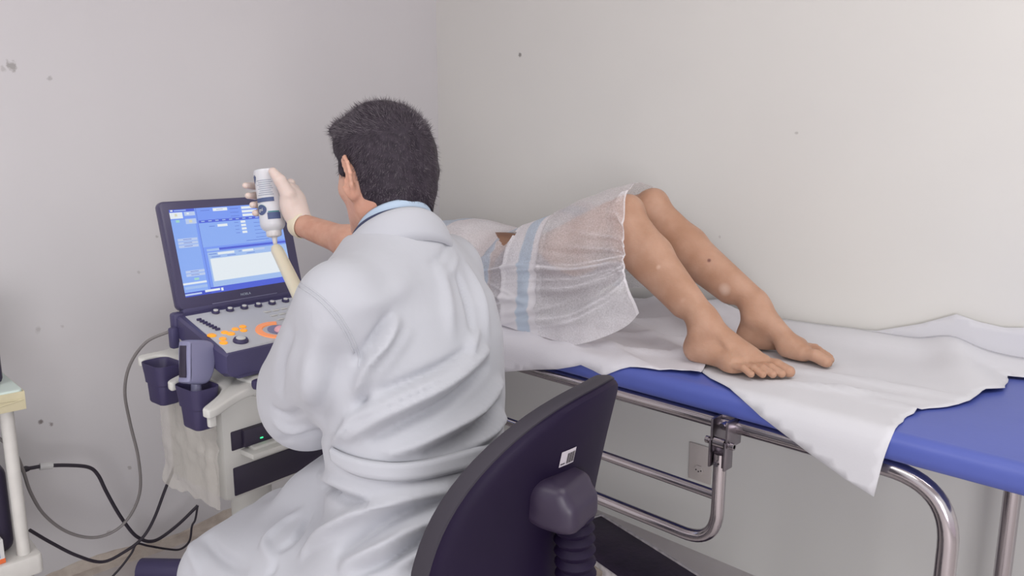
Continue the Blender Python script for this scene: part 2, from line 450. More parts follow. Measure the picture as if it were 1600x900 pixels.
# hinge brackets and fold-down side rail
def hinge(hx):
    h = MB(); h.box((hx - .018, 1.455, .712), (.006, .06, .062), .002); h.box((hx + .018, 1.455, .712), (.006, .06, .062), .002)
    h.box((hx, 1.478, .735), (.042, .03, .02), .003)
    h.box((hx - .018, 1.436, .664), (.005, .034, .062), .002); h.box((hx + .018, 1.436, .664), (.005, .034, .062), .002); h.box((hx, 1.447, .66), (.036, .006, .055), .002)
    o = h.build('hinge_bracket', m_chrome2, bed)
    p = MB(); p.cyl((hx - .034, 1.432, .690), (hx + .034, 1.432, .690), .0045, 12); p.cyl((hx - .034, 1.432, .690), (hx - .026, 1.432, .690), .008, 12); p.cyl((hx + .026, 1.432, .690), (hx + .034, 1.432, .690), .008, 12)
    p.cyl((hx - .013, 1.432, .690), (hx + .013, 1.432, .690), .011, 14)
    p.build('hinge_pin', m_chrome, bed, label='shiny hinge pin')
    for q, z in ((0, .645), (.01, .735)):
        p = MB(); p.cyl((hx + q, 1.436, z), (hx + q, 1.417, z), .006, 10); p.build('bolt', m_chrome, bed)
hinge(-.795); hinge(-1.62)
b = MB(); b.tube(bent([(-.795, 1.436, .665), (-.795, 1.436, .448), (-1.62, 1.436, .448), (-1.62, 1.436, .665)], .085, 12), .0145, 16)
rail = b.build('side_rail', m_chrome, bed, label='fold-down chrome side rail')
b = MB(); b.tube([(-.80, 1.436, .566), (-1.615, 1.436, .566)], .0115, 14); o = b.build('rail_bar', m_chrome, bed)

# ------------------------------------------------------------------ sheets
def sheet(name, poly, m, step, parent=None, amp=.004, top=ZT, label=None, cat=None, extra=None, sag=0, seedo=0, edge_n=4, jag=0):
    P = []
    for i in range(len(poly)):                    # subdivide the outline
        a = np.array(poly[i], float); c = np.array(poly[(i + 1) % len(poly)], float); k = max(1, int(np.linalg.norm(c - a) / step))
        for j in range(k):
            q = a + (c - a) * j / k
            if jag and 0 < j and a[1] > BF + .02 and a[0] > -.62 and a[1] < 1.95: q = q + jag * np.array((noise.noise(Vector((q[0] * 30, q[1] * 30, 1))), noise.noise(Vector((q[0] * 30, q[1] * 30, 9)))))
            P.append(q)
    nb = len(P); lo = np.min(P, 0); hi = np.max(P, 0)
    B = np.array(P)
    pts = [Vector(p) for p in P]
    for x in np.arange(lo[0], hi[0], step):
        for y in np.arange(lo[1], hi[1], step):
            q = np.array((x + (step / 2 if int((y - lo[1]) / step) % 2 else 0), y))
            if np.min(np.abs(B - q).max(1)) < step * .45: continue
            pts.append(Vector(q))
    r = geometry.delaunay_2d_cdt(pts, [(i, (i + 1) % nb) for i in range(nb)], [], 1, 1e-6)
    V2 = np.array([v[:] for v in r[0]]); F = r[2]
    rad = .026; e0 = BF - .002                      # fold over the bed's front edge, climb the wall at the back
    V = []
    for (x, y) in V2:
        yy = y; lift = amp * (1 + noise.noise(Vector((x * 5 + seedo, y * 5, 1.3)))) + amp * .8 * abs(noise.noise(Vector((x * 11 + seedo, y * 9, 4.1))))
        if y > WB - .012:
            d = y - (WB - .012); a = min(d / .03, PI / 2); V.append((x, WB - .012 - .000 - lift * .5 + min(0.0, 0), top + .003 + lift * .2 + d)); continue
        d = e0 + rad - y
        if d <= 0: p = (x, y, top + .0025 + lift)
        elif d < rad * PI / 2: a = d / rad; p = (x, e0 + rad - (rad + lift) * math.sin(a), top - rad + (rad + .0025 + lift) * math.cos(a))
        else:
            h = d - rad * PI / 2; p = (x, e0 - .003 - lift - .010 * min(1, h / .15) * (1 + .5 * math.sin(x * 17 + seedo)), top - rad - h)
        if extra: p = extra(p, x, y)
        V.append(p)
    V = np.array(V)
    o = build(name, V, F, m, parent, True)
    md = o.modifiers.new('thickness', 'SOLIDIFY'); md.thickness = .0009; md.offset = 1
    if label: tag(o, label, cat)
    return o
m_sheet = mat('white_nonwoven', (214, 213, 220), rough=.85, spec=.15, bump=.12, bump_scale=240)
m_paper = mat('white_paper', (208, 208, 213), rough=.8, spec=.15, bump=.06, bump_scale=200)
def U(u, v, k):
    if k == 'r': return (u, v)
    if k == 't': p = on_z(u, v, ZT + .004); return (p[0], p[1])
    if k == 'h': p = on_y(u, v, BF - .012); return (p[0], BF - .0168 - (ZT - .026 - p[2]))
    p = on_y(u, v, WB - .012); return (p[0], WB - .012 + p[2] - ZT - .003)
cloth_px = [(700, 583, 'h'), (745, 584, 'h'), (792, 581, 'h'), (835, 578, 'h'), (870, 577, 'h'), (905, 572, 'h')]
P1 = [U(*q) for q in cloth_px] + [U(940, 568, 't'), U(985, 572, 't'), U(1030, 579, 't'), U(1066, 582, 't'), U(1092, 588, 't'), (-.93, 1.60), (-.92, 1.80), (-.98, 2.07), (-2.3, 2.07), (-2.3, 1.36)]
def ex1(p, x, y):
    w = .012 * max(0, math.sin((x * 1.1 + y * 2.1) * 17)) ** 3 * (1 if y > BF + .03 else .4)
    w += .010 * max(0, math.sin((x * .8 - y * 1.7) * 21 + 1)) ** 4 * (1 if y > BF + .03 else 0)
    up = .05 * math.exp(-((x + 1.22) / .22) ** 2 - ((y - 2.0) / .12) ** 2)
    return (p[0], p[1] - (w * .6 if y < BF else 0), p[2] + w * (1 if y > BF + .03 else 0) + up)
sheet('bed_sheet', P1, m_sheet, .018, amp=.003, label='white non-woven sheet under the lying patient, hanging over the bed edge', cat='bed sheet', extra=ex1, seedo=3)
paper_px = [(1078, 566, 't'), (1110, 592, 't'), (1140, 618, 'h'), (1200, 660, 'h'), (1260, 706, 'h'), (1320, 748, 'h'), (1367, 775, 'h'), (1372, 752, 'h'), (1379, 722, 'h'), (-.457, 1.435, 'r'), (-.456, 1.465, 'r'), (1404, 664, 't'), (1413, 654, 't'), (1440, 640, 't'), (1480, 636, 't'), (1515, 628, 't'), (1540, 613, 't'), (1570, 609, 't'), (1574, 590, 't'), (1600, 592, 't'), (1660, 600, 't')]
P2 = [U(*q) for q in paper_px] + [(-.33, 2.075), U(1650, 530, 'w'), U(1600, 512, 'w'), U(1570, 512, 'w'), U(1530, 503, 'w'), U(1495, 491, 'w'), U(1440, 506, 'w'), U(1370, 517, 'w'), U(1330, 514, 'w'), U(1290, 507, 'w'), U(1262, 510, 'w'), (-1.1, 2.07), (-1.13, 1.75)]
def ex2(p, x, y):
    if y > WB - .012:                                # stands off the wall and leans on it in soft buckles
        d = y - (WB - .012); return (p[0], p[1] - .02 * math.sin(min(1, d / .1) * PI) - .008, p[2])
    g = lambda cx, cy, sx, sy, an: math.exp(-(((x - cx) * math.cos(an) + (y - cy) * math.sin(an)) / sx) ** 2 - ((-(x - cx) * math.sin(an) + (y - cy) * math.cos(an)) / sy) ** 2)
    w = .03 * g(-.50, 2.0, .05, .16, .5) + .02 * g(-.70, 2.03, .2, .05, 0) + .012 * g(-.62, 1.62, .12, .012, .35) + .01 * g(-.50, 1.60, .1, .012, -.2) + .010 * g(-.60, 1.72, .16, .012, .15)
    w += .03 * max(0, (y - 2.0) / .09)
    return (p[0], p[1], p[2] + w)
sheet('paper_sheet', P2, m_paper, .017, amp=.0025, label='torn white paper sheet under the feet, one corner hanging in a point', cat='paper sheet', extra=ex2, seedo=9, jag=.006)

# ------------------------------------------------------------------ step stool under the bed
m_rub = mat('black_rubber', (58, 46, 66), rough=.55, rgb2=(40, 30, 48), noise_scale=9, bump=.3, bump_scale=60)
m_alu = mat('worn_trim', (214, 208, 210), rough=.4, metal=.1, noise_amt=.45, noise_scale=40)
ld = math.atan2(-.84, .54) + math.radians(45)      # direction of the long edge in the room frame
c0 = np.array(v2w(.262, 2.11, .25))
fx = frame((c0[0], c0[1], 0), math.atan2(*(np.array(v2w(.54, -.84, 0))[[1, 0]])))
st = empty('step_stool', fx, 'black topped metal step stool standing under the bed', 'step stool')
b = MB(fx); b.box((.30, -.085, .242), (.60, .175, .014), .004); b.build('rubber_tread', m_rub, st)
b = MB(fx); b.box((.30, -.1745, .232), (.61, .006, .038), .002); b.box((.30, .0045, .240), (.61, .005, .026), .001); b.box((-.003, -.085, .238), (.006, .185, .026), .001); b.box((.603, -.085, .238), (.006, .185, .026), .001)
b.build('edge_trim', m_alu, st)
for sx in (.02, .58):
    for sy in (-.155, -.015):
        b = MB(fx); b.tube([(sx, sy, .235), (sx + (.02 if sx > .3 else -.02), sy, .0)], .011, 12); b.build('leg', m_chrome2, st)
b = MB(fx); b.box((.19, -.1785, .226), (.07, .002, .026)); b.build('paper_label', mat('old_label', (170, 158, 148), rough=.8, noise_amt=.3, noise_scale=60), st)
# ------------------------------------------------------------------ ultrasound cart
m_ind = mat('indigo_plastic', (72, 68, 104), rough=.45, bump=.05, bump_scale=300)
m_ind2 = mat('dark_indigo_plastic', (58, 52, 88), rough=.5)
m_lid = mat('lid_plastic', (74, 70, 100), rough=.3)
m_key = mat('panel_grey', (198, 200, 204), rough=.5)
m_whitep = mat('white_plastic', (208, 208, 204), rough=.4, spec=.5)
m_orange = mat('orange_key', (250, 170, 40), rough=.4, emis=(255, 160, 40), estr=.35)
m_peach = mat('peach_key', (240, 150, 90), rough=.4, emis=(255, 150, 90), estr=.3)
m_pink = mat('pink_ball', (235, 180, 190), rough=.15)
m_lav = mat('lavender_plastic', (134, 134, 166), rough=.4)
m_blk = mat('black_plastic', (48, 42, 62), rough=.4)
KX = frame(v2w(-.855, 1.93, 0), math.radians(96.3))
cart = empty('ultrasound_cart', KX, 'wheeled white and indigo ultrasound machine with a lit blue screen, facing the seated man', 'ultrasound machine')
KC = lambda: MB(KX)
# lid / display
TI = math.radians(13)
LX = KX @ Matrix.Translation((0, 0, .905)) @ Matrix.Rotation(-TI, 4, 'X')          # x right, z up the lid, -y towards the user
lid = MB(LX); P = rpoly(.385, .285, .016, 5, .1925, .1425)
def plate(b, P, y0, y1, bev=.004):
    q = MB(); q.prism(P, y0, y1, bev); V = np.vstack(q.V); V = V[:, [0, 2, 1]]; return b.add(V, [f[::-1] for f in q.F])
plate(lid, P, .003, .024)
mon = lid.build('display_lid', m_lid, cart)
bz = MB(LX); plate(bz, rpoly(.381, .281, .015, 5, .1925, .1425), .0005, .004, .001); mon2 = bz.build('bezel', m_lid, mon)
SC = dict(b=(128, 162, 255), d=(84, 104, 224), w=(240, 248, 255), l=(170, 200, 250), m=(146, 182, 255), n=(70, 88, 205), k=(96, 122, 215), y=(225, 225, 200), g=(170, 225, 215), i=(196, 214, 250))
scm = {}
order = list(SC)
mats = [mat('screen_' + k, (10, 10, 14), rough=.25, emis=SC[k], estr=1.0) for k in order]
sx0, sx1, sz0, sz1 = .024, .353, .032, .262
scr = MB(LX)
lev = [0]
def R(s0, d0, s1, d1, c):
    lev[0] += 1; y = .0002 - lev[0] * .000004
    x0, x1 = sx0 + s0 * (sx1 - sx0), sx0 + s1 * (sx1 - sx0); z0, z1 = sz1 - d1 * (sz1 - sz0), sz1 - d0 * (sz1 - sz0)
    scr.mi = order.index(c); scr.add([(x0, y, z0), (x1, y, z0), (x1, y, z1), (x0, y, z1)], [[0, 1, 2, 3]])
R(0, 0, 1, 1, 'b'); R(0, .12, .2, .7, 'm'); R(.22, .18, 1, .46, 'm'); R(.22, .30, 1, .44, 'm'); R(0, .5, .2, .95, 'm')
R(0, 0, .21, .03, 'd'); R(.01, .005, .03, .022, 'w'); R(.04, .009, .14, .02, 'l')
R(0, .035, .105, .105, 'w'); R(.12, .035, .21, .08, 'i'); R(.12, .115, .21, .175, 'i'); R(.04, .12, .07, .15, 'g'); R(.15, .13, .175, .16, 'y'); R(.04, .05, .06, .08, 'y'); R(.14, .045, .16, .065, 'w')
for i in range(3): R(.025, .335 + i * .038, .19, .365 + i * .038, 'i'); R(.07, .346 + i * .038, .14, .352 + i * .038, 'k')
for i in range(2): R(.04, .705 + i * .038, .2, .735 + i * .038, 'i'); R(.08, .716 + i * .038, .15, .722 + i * .038, 'k')
R(.10, .795, .14, .82, 'g'); R(0, .84, .2, .862, 'w'); R(.01, .885, .2, .915, 'l')
R(.22, .0, .224, .93, 'k'); R(.37, .012, .5, .048, 'w'); R(.4, .028, .46, .032, 'k'); R(.26, .03, .34, .036, 'k')
for i in range(3): R(.63, .015 + i * .045, .77, .045 + i * .045, 'w'); R(.52, .03 + i * .045, .6, .036 + i * .045, 'k')
R(.23, .145, 1, .175, 'd')
for i in range(12): R(.25 + i * .062, .153, .28 + i * .062, .164, 'l')
R(.385, .205, .475, .235, 'w'); R(.31, .22, .36, .226, 'k')
for i in range(4): R(.6, .185 + i * .042, .645, .212 + i * .042, 'w'); R(.54, .2 + i * .042, .58, .205 + i * .042, 'k')
for i in range(5): R(.72, .22 + i * .045, .82, .225 + i * .045, 'k')
for i in range(2):
    for s in (.84, .93): R(s, .33 + i * .042, s + .048, .355 + i * .042, 'w')
R(.62, .43, .84, .436, 'k'); R(.64, .455, .8, .46, 'l')
R(.25, .485, 1, .512, 'l'); R(.36, .482, 1, .51, 'd'); R(.25, .525, 1, .93, 'l')
R(.34, .535, .49, .562, 'w'); R(.26, .545, .33, .551, 'k'); R(.565, .535, .67, .56, 'w'); R(.68, .535, .78, .56, 'i'); R(.53, .545, .555, .551, 'k')
R(.28, .578, .36, .584, 'k'); R(.42, .578, .5, .584, 'k'); R(.6, .578, .68, .584, 'k')
R(.265, .6, .965, .865, 'w'); R(.22, .93, 1, 1, 'd'); R(0, .95, .22, 1, 'n'); R(0, .965, .14, .985, 'i'); R(.17, .95, .3, .975, 'w'); R(.31, .95, .33, .985, 'w')
screen = scr.build('screen', mats, mon, False, label='lit blue screen with white form fields')
b = MB(LX); b.box((.1925, -.0006, .0045), (.20, .0012, .0016)); b.build('trim_line', m_lav, mon)
def text3(s, size, M, m, parent, name='lettering'):
    c = bpy.data.curves.new(name, 'FONT'); c.body = s; c.size = size; c.extrude = .0002; c.align_x = 'CENTER'
    o = bpy.data.objects.new(name, c); COL.objects.link(o); dg = bpy.context.evaluated_depsgraph_get(); dg.update()
    me = bpy.data.meshes.new_from_object(o.evaluated_get(dg)); bpy.data.objects.remove(o)
    V = np.array([v.co[:] for v in me.vertices]); F = [list(p.vertices) for p in me.polygons]
    A = np.array(M); V = V @ A[:3, :3].T + A[:3, 3]; return build(name, V, F, m, parent, False)
text3('NOBLA', .0095, LX @ Matrix.Translation((.195, -.0002, .0135)) @ Matrix.Rotation(PI / 2, 4, 'X'), mat('pale_print', (168, 178, 196), rough=.5), mon)
# console: wedge box
def conz(y): return .897 + .2 * y
b = KC(); V = []
ys = np.array([.02, .0, -.24, -.262]); lf = [-.008, -.012, -.036, -.030]; rt = [.388, .392, .41, .404]
ring = []
for y, l, r in zip(ys, lf, rt):
    z = conz(y) - (.004 if y in (ys[0], ys[-1]) else 0); zb = conz(y) - .066 + (.006 if y in (ys[0], ys[-1]) else 0)
    ring.append([(l, y, z - .006), (l + .006, y, z), (r - .006, y, z), (r, y, z - .006), (r, y, zb + .01), (r - .01, y, zb), (l + .01, y, zb), (l, y, zb + .01)])
V = [p for r in ring for p in r]; F = [[i * 8 + k, i * 8 + (k + 1) % 8, (i + 1) * 8 + (k + 1) % 8, (i + 1) * 8 + k] for i in range(3) for k in range(8)]
F += [list(range(8))[::-1], [24 + k for k in range(8)]]
b.add(V, F); b.box((.19, .012, .898), (.36, .026, .022), .006); b.box((-.004, .006, .872), (.03, .03, .06), .008); b.box((-.022, -.005, .84), (.022, .022, .055), .006)
b.box((.03, -.235, .787), (.07, .05, .03), .010); con = b.build('console_body', m_ind, cart)
b = KC(); b.add([(.004, -.022, conz(-.022) + .0015), (.38, -.022, conz(-.022) + .0015), (.398, -.256, conz(-.256) + .0015), (-.026, -.256, conz(-.256) + .0015), (.004, -.022, conz(-.022) - .004), (.38, -.022, conz(-.022) - .004), (.398, -.256, conz(-.256) - .004), (-.026, -.256, conz(-.256) - .004)],
      [[3, 2, 1, 0], [0, 1, 5, 4], [1, 2, 6, 5], [2, 3, 7, 6], [3, 0, 4, 7]]); pan = b.build('control_panel', m_key, cart, False)
def cn(x, y): return (x, y, conz(y) + .0015)
CN = Vector((0, -.2, 1)).normalized()
knobs = [(.08, -.035), (.12, -.037), (.162, -.038), (.203, -.041), (.246, -.042), (.29, -.042), (.332, -.042)]
k0 = None
for (x, y) in knobs:
    b = KC(); b.lathe([(.009, 0), (.0105, .002), (.0095, .007)], cn(x, y), CN, 20); k = b.build('dial', m_ind2, cart)
    b = KC(); b.lathe([(.0062, .006), (.0062, .0095), (.004, .0105)], cn(x, y), CN, 16); b.build('dial_cap', m_whitep, k)
for i in range(7):
    x, y = .018 + .001 * i, -.062 - i * .0125
    b = KC(); b.box(np.array(cn(x, y)) + (0, 0, .003), (.012, .006, .006), .0015); b.build('slider', m_ind2, cart)
ok = [(-.006, -.160, .011), (.030, -.158, .009), (.038, -.172, .010), (.063, -.152, .009), (.088, -.146, .009), (.076, -.168, .009), (.005, -.190, .009), (-.006, -.211, .010), (.014, -.176, .007)]
for (x, y, r) in ok[:8]:
    b = KC(); b.lathe([(r, 0), (r, .0015), (r * .8, .003)], cn(x, y), CN, 16); b.build('orange_key', m_orange, cart, label='glowing orange key')
b = KC(); b.lathe([(.018, 0), (.0185, .004), (.016, .0085), (.0115, .0088)], cn(.033, -.222), CN, 28); k = b.build('jog_dial', m_ind2, cart)
b = KC(); b.lathe([(.0115, .007), (.0115, .0105), (.008, .0115)], cn(.033, -.222), CN, 24); b.build('dial_cap', m_whitep, k)
a = np.linspace(math.radians(60), math.radians(300), 26); cx_, cy_ = .150, -.205
G = [[cn(cx_ + r * math.cos(t) * 1.05, cy_ + r * math.sin(t)) for r in (.036, .037, .052, .053)] for t in a]
G = [[(p[0], p[1], p[2] + (.003 if j in (1, 2) else 0)) for j, p in enumerate(row)] for row in G]
b = KC(); b.grid(G); b.build('peach_key_arc', m_peach, cart, label='peach coloured arc of keys')
b = KC(); b.lathe([(.03, 0), (.03, .002), (.022, .001)], cn(cx_ + .005, cy_), CN, 28); b.build('trackball_ring', m_lav, cart)
b = KC(); b.lathe([(.015, -.003), (.017, .002), (.0155, .007), (.011, .011), (.005, .0135), (.001, .014)], cn(cx_ + .005, cy_ - .006), CN, 24); b.build('trackball', m_pink, cart)
for i in range(5):
    for j in range(4):
        b = KC(); b.box(np.array(cn(.2 + i * .026, -.085 - j * .03)) + (0, 0, .001), (.018, .014, .003), .001); b.build('key', m_whitep, cart)
# handle tray with holders
def tz(y): return .785 + .14 * y
b = KC()
tray = [(.40, .08), (.02, .08), (-.012, .05), (-.075, .065), (-.09, .055), (-.088, .037), (-.045, .026), (-.03, -.05), (-.04, -.095), (-.095, -.112), (-.105, -.124), (-.098, -.136), (-.055, -.132), (-.032, -.16), (-.04, -.245), (-.11, -.29), (-.118, -.305), (-.105, -.318), (-.03, -.295), (.02, -.288), (.40, -.288)]
C = catmull([(x, y, 0) for x, y in tray[1:-1]], 4); poly = [tray[0]] + [(p[0], p[1]) for p in C] + [tray[-1]]
q = MB(); q.prism(poly[::-1], -.011, .011, .005, 3); Vq = np.vstack(q.V); Vq[:, 2] += .785 + .14 * Vq[:, 1] - .012 * np.clip(-Vq[:, 0] / .1, 0, 1); b.add(Vq, q.F)
b.box((-.1, -.3, .708), (.018, .014, .03), .004)
b.build('handle_tray', m_whitep, cart)
b = KC(); b.box((.035, -.302, .765), (.055, .022, .026), .009); b.build('tray_latch', m_ind2, cart)
b = KC(); b.box((.20, -.14, .745), (.36, .28, .05), .02); b.build('under_tray', m_whitep, cart)
for (x, y) in ((-.073, -.035), (-.078, -.205)):
    zc = tz(y); b = KC()
    prof = [(0.0, .012, 1.0), (0.0, .015, 1.03), (-.006, .02, 1.02), (-.03, .02, .94), (-.05, .02, .9), (-.052, .02, .82), (-.098, .02, .76), (-.102, .02, .70)]
    rings = []
    for (dz, rr, s) in [(-.09, .018, .60), (.004, .018, .86)] + [(p[0] + .012, p[1], p[2]) for p in prof]:
        rings.append([(x + px * s, y + py * s, zc + dz) for px, py in rpoly(.068, .098, .02, 5)])
    n = len(rings[0]); V = [p for r in rings for p in r]
    F = [[i * n + k, i * n + (k + 1) % n, (i + 1) * n + (k + 1) % n, (i + 1) * n + k] for i in range(len(rings) - 1) for k in range(n)]
    F += [list(range(n)), [(len(rings) - 1) * n + k for k in range(n)][::-1]]
    b.add(V, F)
    b.box((x, y + .042, zc - .06), (.03, .016, .07), .004)
    b.build('probe_holder', m_ind2, cart)
# column
b = KC(); b.box((.14, -.065, .60), (.32, .27, .31), .012); col = b.build('column', m_whitep, cart, label='white column box with open front bays')
b = KC()
for (z0, z1, mm) in ((.575, .625, 0), (.455, .53, 0)): b.box((.147, -.197, (z0 + z1) / 2), (.29, .012, z1 - z0), .003)
b.build('bay', m_blk, cart, label='dark recessed bay')
b = KC(); b.box((.155, -.205, .601), (.25, .02, .046), .004); pr = b.build('printer', m_blk, cart); b = KC(); b.box((.155, -.218, .574), (.22, .03, .012), .003); b.box((.155, -.228, .566), (.26, .06, .014), .003); b.build('bay_shelf', m_whitep, cart)
m_led = mat('green_led', (40, 200, 110), rough=.3, emis=(60, 255, 150), estr=2.0)
b = KC(); b.box((.078, -.2160, .592), (.008, .002, .003), .0005); b.build('indicator_light', m_led, pr)
b = KC(); b.box((-.0, -.14, .65), (.03, .14, .01), .002)
b = KC(); b.cyl((.14, -.05, .12), (.14, -.05, .46), .055, 24); b.build('stem', m_whitep, cart)
# plastic-wrapped side
m_film = mat('cloudy_film', (206, 202, 196), rough=.25, spec=.6, alpha=.55, bump=.8, bump_scale=26)
G = []
for i in range(26):
    r = []
    for j in range(30):
        y = .075 - i / 25 * .28; z = .735 - j / 29 * .30
        x = -.028 - .012 * abs(noise.noise(Vector((y * 22, z * 9, 3)))) - .012 * abs(noise.noise(Vector((y * 9, z * 22, 8)))) - .004
        if j > 24: x -= .003 * (j - 24) * .5
        r.append((x, y, z - .012 * noise.noise(Vector((y * 30, 0, 5))) * (j / 29)))
    G.append(r)
b = KC(); b.grid(G); b.build('plastic_cover', m_film, cart, label='crinkled clear plastic cover over the side')
# base with casters
b = KC(); b.box((.15, -.05, .125), (.14, .14, .05), .02)
for sx in (-1, 1):
    for sy in (-1, 1):
        P = catmull([(.15, -.05, .13), (.15 + sx * .12, -.05 + sy * .14, .13), (.15 + sx * .21, -.05 + sy * .27, .128)], 6); b.tube(P, np.linspace(.036, .032, len(P)), 16)
b.build('base', m_ind2, cart)
for sx in (-1, 1):
    for sy in (-1, 1):
        x, y = .15 + sx * .21, -.05 + sy * .28
        b = KC(); b.lathe([(.02, -.014), (.045, -.012), (.048, -.004), (.048, .004), (.045, .012), (.02, .014)], (x, y, .048), (1, 0, 0), 26); b.cyl((x, y, .06), (x, y, .11), .014, 12); w = b.build('caster_wheel', m_blk, cart)
# transducer resting in the front holder
TX = KX @ Matrix.Translation((-.078, -.205, .775)) @ Matrix.Rotation(math.radians(10), 4, 'Y') @ Matrix.Rotation(math.radians(-8), 4, 'X') @ Matrix.Rotation(math.radians(8), 4, 'Z')
tr = empty('ultrasound_transducer', TX, 'lavender grey handheld transducer head standing in the front probe holder', 'transducer')
b = MB(TX); P = [(-.034, 0), (-.036, .02), (-.038, .085), (-.03, .098), (.012, .098), (.034, .088), (.04, .06), (.034, .02), (.014, -.004)]
C = catmull([(x, y, 0) for x, y in P], 4, True); q = MB(); q.prism([(c[0], c[1]) for c in C], -.02, .02, .007, 3); V = np.vstack(q.V)[:, [0, 2, 1]]
b.add(V, [f[::-1] for f in q.F])
b.build('transducer_body', m_lav, tr)
b = MB(TX); b.box((-.0375, 0, .05), (.004, .024, .074), .0015); b.build('transducer_face', m_blk, tr, label='black flat sensor face')
b = MB(TX); b.cyl((0, 0, -.04), (0, .002, .006), .012, 16); b.build('strain_relief', m_lav, tr)

# ------------------------------------------------------------------ trolley at the left edge
m_wm = mat('white_enamel', (212, 210, 206), rough=.4, noise_amt=.06, noise_scale=30)
m_mint = mat('mint_laminate', (206, 222, 216), rough=.4)
m_tape = mat('yellowed_tape', (212, 204, 172), rough=.5, noise_amt=.1, noise_scale=18)
tx0, tx1, ty0, ty1 = -2.46, -2.035, -.20, .412
tro = empty('equipment_trolley', ((tx0 + tx1) / 2, .1, 0), 'white metal two-shelf trolley at the left edge by the wall', 'trolley')
b = MB(); b.prism(rpoly(tx1 - tx0, ty1 - ty0, .012, 4, (tx0 + tx1) / 2, (ty0 + ty1) / 2), .718, .762, .004); b.build('top_shelf', m_mint, tro)
b = MB(); b.box((tx1 + .001, (ty0 + ty1) / 2, .735), (.003, ty1 - ty0 + .004, .044), .001); b.box(((tx0 + tx1) / 2, ty1 + .001, .735), (tx1 - tx0, .003, .044), .001)
for (ya, za, yb_, zb) in ((.18, .753, .41, .738), (.41, .738, .30, .722), (.30, .722, .1, .745), (.16, .716, .3, .75)):
    b.tube([(tx1 + .004, ya, za), (tx1 + .004, yb_, zb)], .0012, 6)
b.build('tape_edging', m_tape, tro, label='yellowed tape wrapped round the shelf edge')
b = MB(); b.prism(rpoly(tx1 - tx0, ty1 - ty0, .012, 4, (tx0 + tx1) / 2, (ty0 + ty1) / 2), .293, .342, .006); b.build('lower_shelf', m_wm, tro)
for x in (tx0 + .035, tx1 - .035):
    for y in (ty0 + .035, ty1 - .032):
        b = MB(); b.cyl((x, y, .06), (x, y, .72), .0145, 18); b.build('post', m_wm, tro)
        b = MB(); b.lathe([(.012, -.012), (.03, -.01), (.032, 0), (.03, .01), (.012, .012)], (x, y, .032), (0, 1, 0), 20); b.build('caster_wheel', m_blk, tro)
b = MB(); b.box((-2.19, .255, .852), (.17, .27, .175), .012); dev = b.build('black_device', m_blk, None, at=(-2.19, .255, .764)); tag(dev, 'black boxy device on the top shelf of the left trolley', 'device')
b = MB(); b.box((-2.21, .235, .4545), (.24, .272, .222), .026, 4); dev = b.build('black_case', m_blk, None, at=(-2.21, .235, .3435)); tag(dev, 'black rounded case standing on the lower shelf of the left trolley', 'case')
m_card = mat('white_carton', (205, 205, 205), rough=.7); m_orc = mat('orange_carton', (225, 110, 60), rough=.7); m_blc = mat('blue_carton', (50, 110, 200), rough=.7)
bx = empty('small_carton', frame((-2.062, .242, .3425), .06), 'small white and orange carton on the front of the trolley lower shelf', 'carton')
b = MB(ROOTM[bx.name]); b.box((0, 0, .030), (.035, .19, .060), .0015); b.build('carton_body', m_card, bx, False)
b = MB(ROOTM[bx.name]); b.box((.0, 0, .006), (.0362, .191, .012), .001); b.build('orange_band', m_orc, bx, False, label='orange band'); b = MB(ROOTM[bx.name]); b.box((.0178, .07, .022), (.001, .03, .012)); b.build('blue_print', m_blc, bx, False)

# ------------------------------------------------------------------ cables
m_cab = mat('black_cable', (44, 38, 50), rough=.5); m_grc = mat('grey_cable', (128, 124, 124), rough=.5)
def cable(px, r, m, label, xs=None, dflt=-2.3):
    P = [on_x(u, v, (xs[i] if xs else dflt)) for i, (u, v) in enumerate(px)]
    b = MB(); b.tube(catmull(P, 9), r, 10); o = b.build('cable', m, None); tag(o, label, 'cable'); return o
cable([(272, 516), (262, 519), (228, 535), (203, 570), (195, 612), (203, 660), (216, 715), (219, 765), (205, 803), (180, 829), (145, 840), (105, 831), (70, 805), (48, 770), (36, 735), (22, 705), (-5, 682)], .0042, m_grc,
      'thin grey cable looping from the ultrasound console down across the wall to the trolley', xs=[-2.02, -2.03, -2.07, -2.12, -2.16, -2.2, -2.22, -2.24, -2.26, -2.27, -2.28, -2.28, -2.26, -2.22, -2.18, -2.16, -2.14])
c1 = cable([(22, 738), (38, 733), (50, 731), (70, 728), (105, 727), (138, 730), (153, 742), (166, 768), (185, 802), (205, 830), (218, 841), (233, 846), (250, 841), (278, 820), (303, 796), (309, 790)], .0052, m_cab,
      'thick black cable with a white tag running from behind the trolley to the cart', dflt=-2.34)
ROOT = c1
b = MB(); P = [on_x(u, v, -2.34) for u, v in ((62, 729), (70, 728), (82, 727))]; b.tube(P, .0098, 10); b.build('cable_tag', m_card, c1, label='white paper tag')
b = MB(); P = [on_x(u, v, -2.34) for u, v in ((36, 733), (40, 733), (46, 732))]; b.tube(P, [.007, .009, .006], 10); b.build('plug', m_cab, c1)
cable([(46, 828), (80, 848), (120, 868), (160, 878), (195, 862), (222, 841), (240, 812), (258, 765), (270, 736), (276, 720)], .0046, m_cab, 'black cable drooping from the trolley and rising to the back of the cart', dflt=-2.30)
cable([(309, 790), (305, 812), (300, 822), (296, 845), (282, 858), (262, 858), (232, 853), (214, 850), (205, 865), (190, 885), (172, 905)], .0034, m_cab, 'thin black cable trailing from under the cart down to the floor', dflt=-2.36)
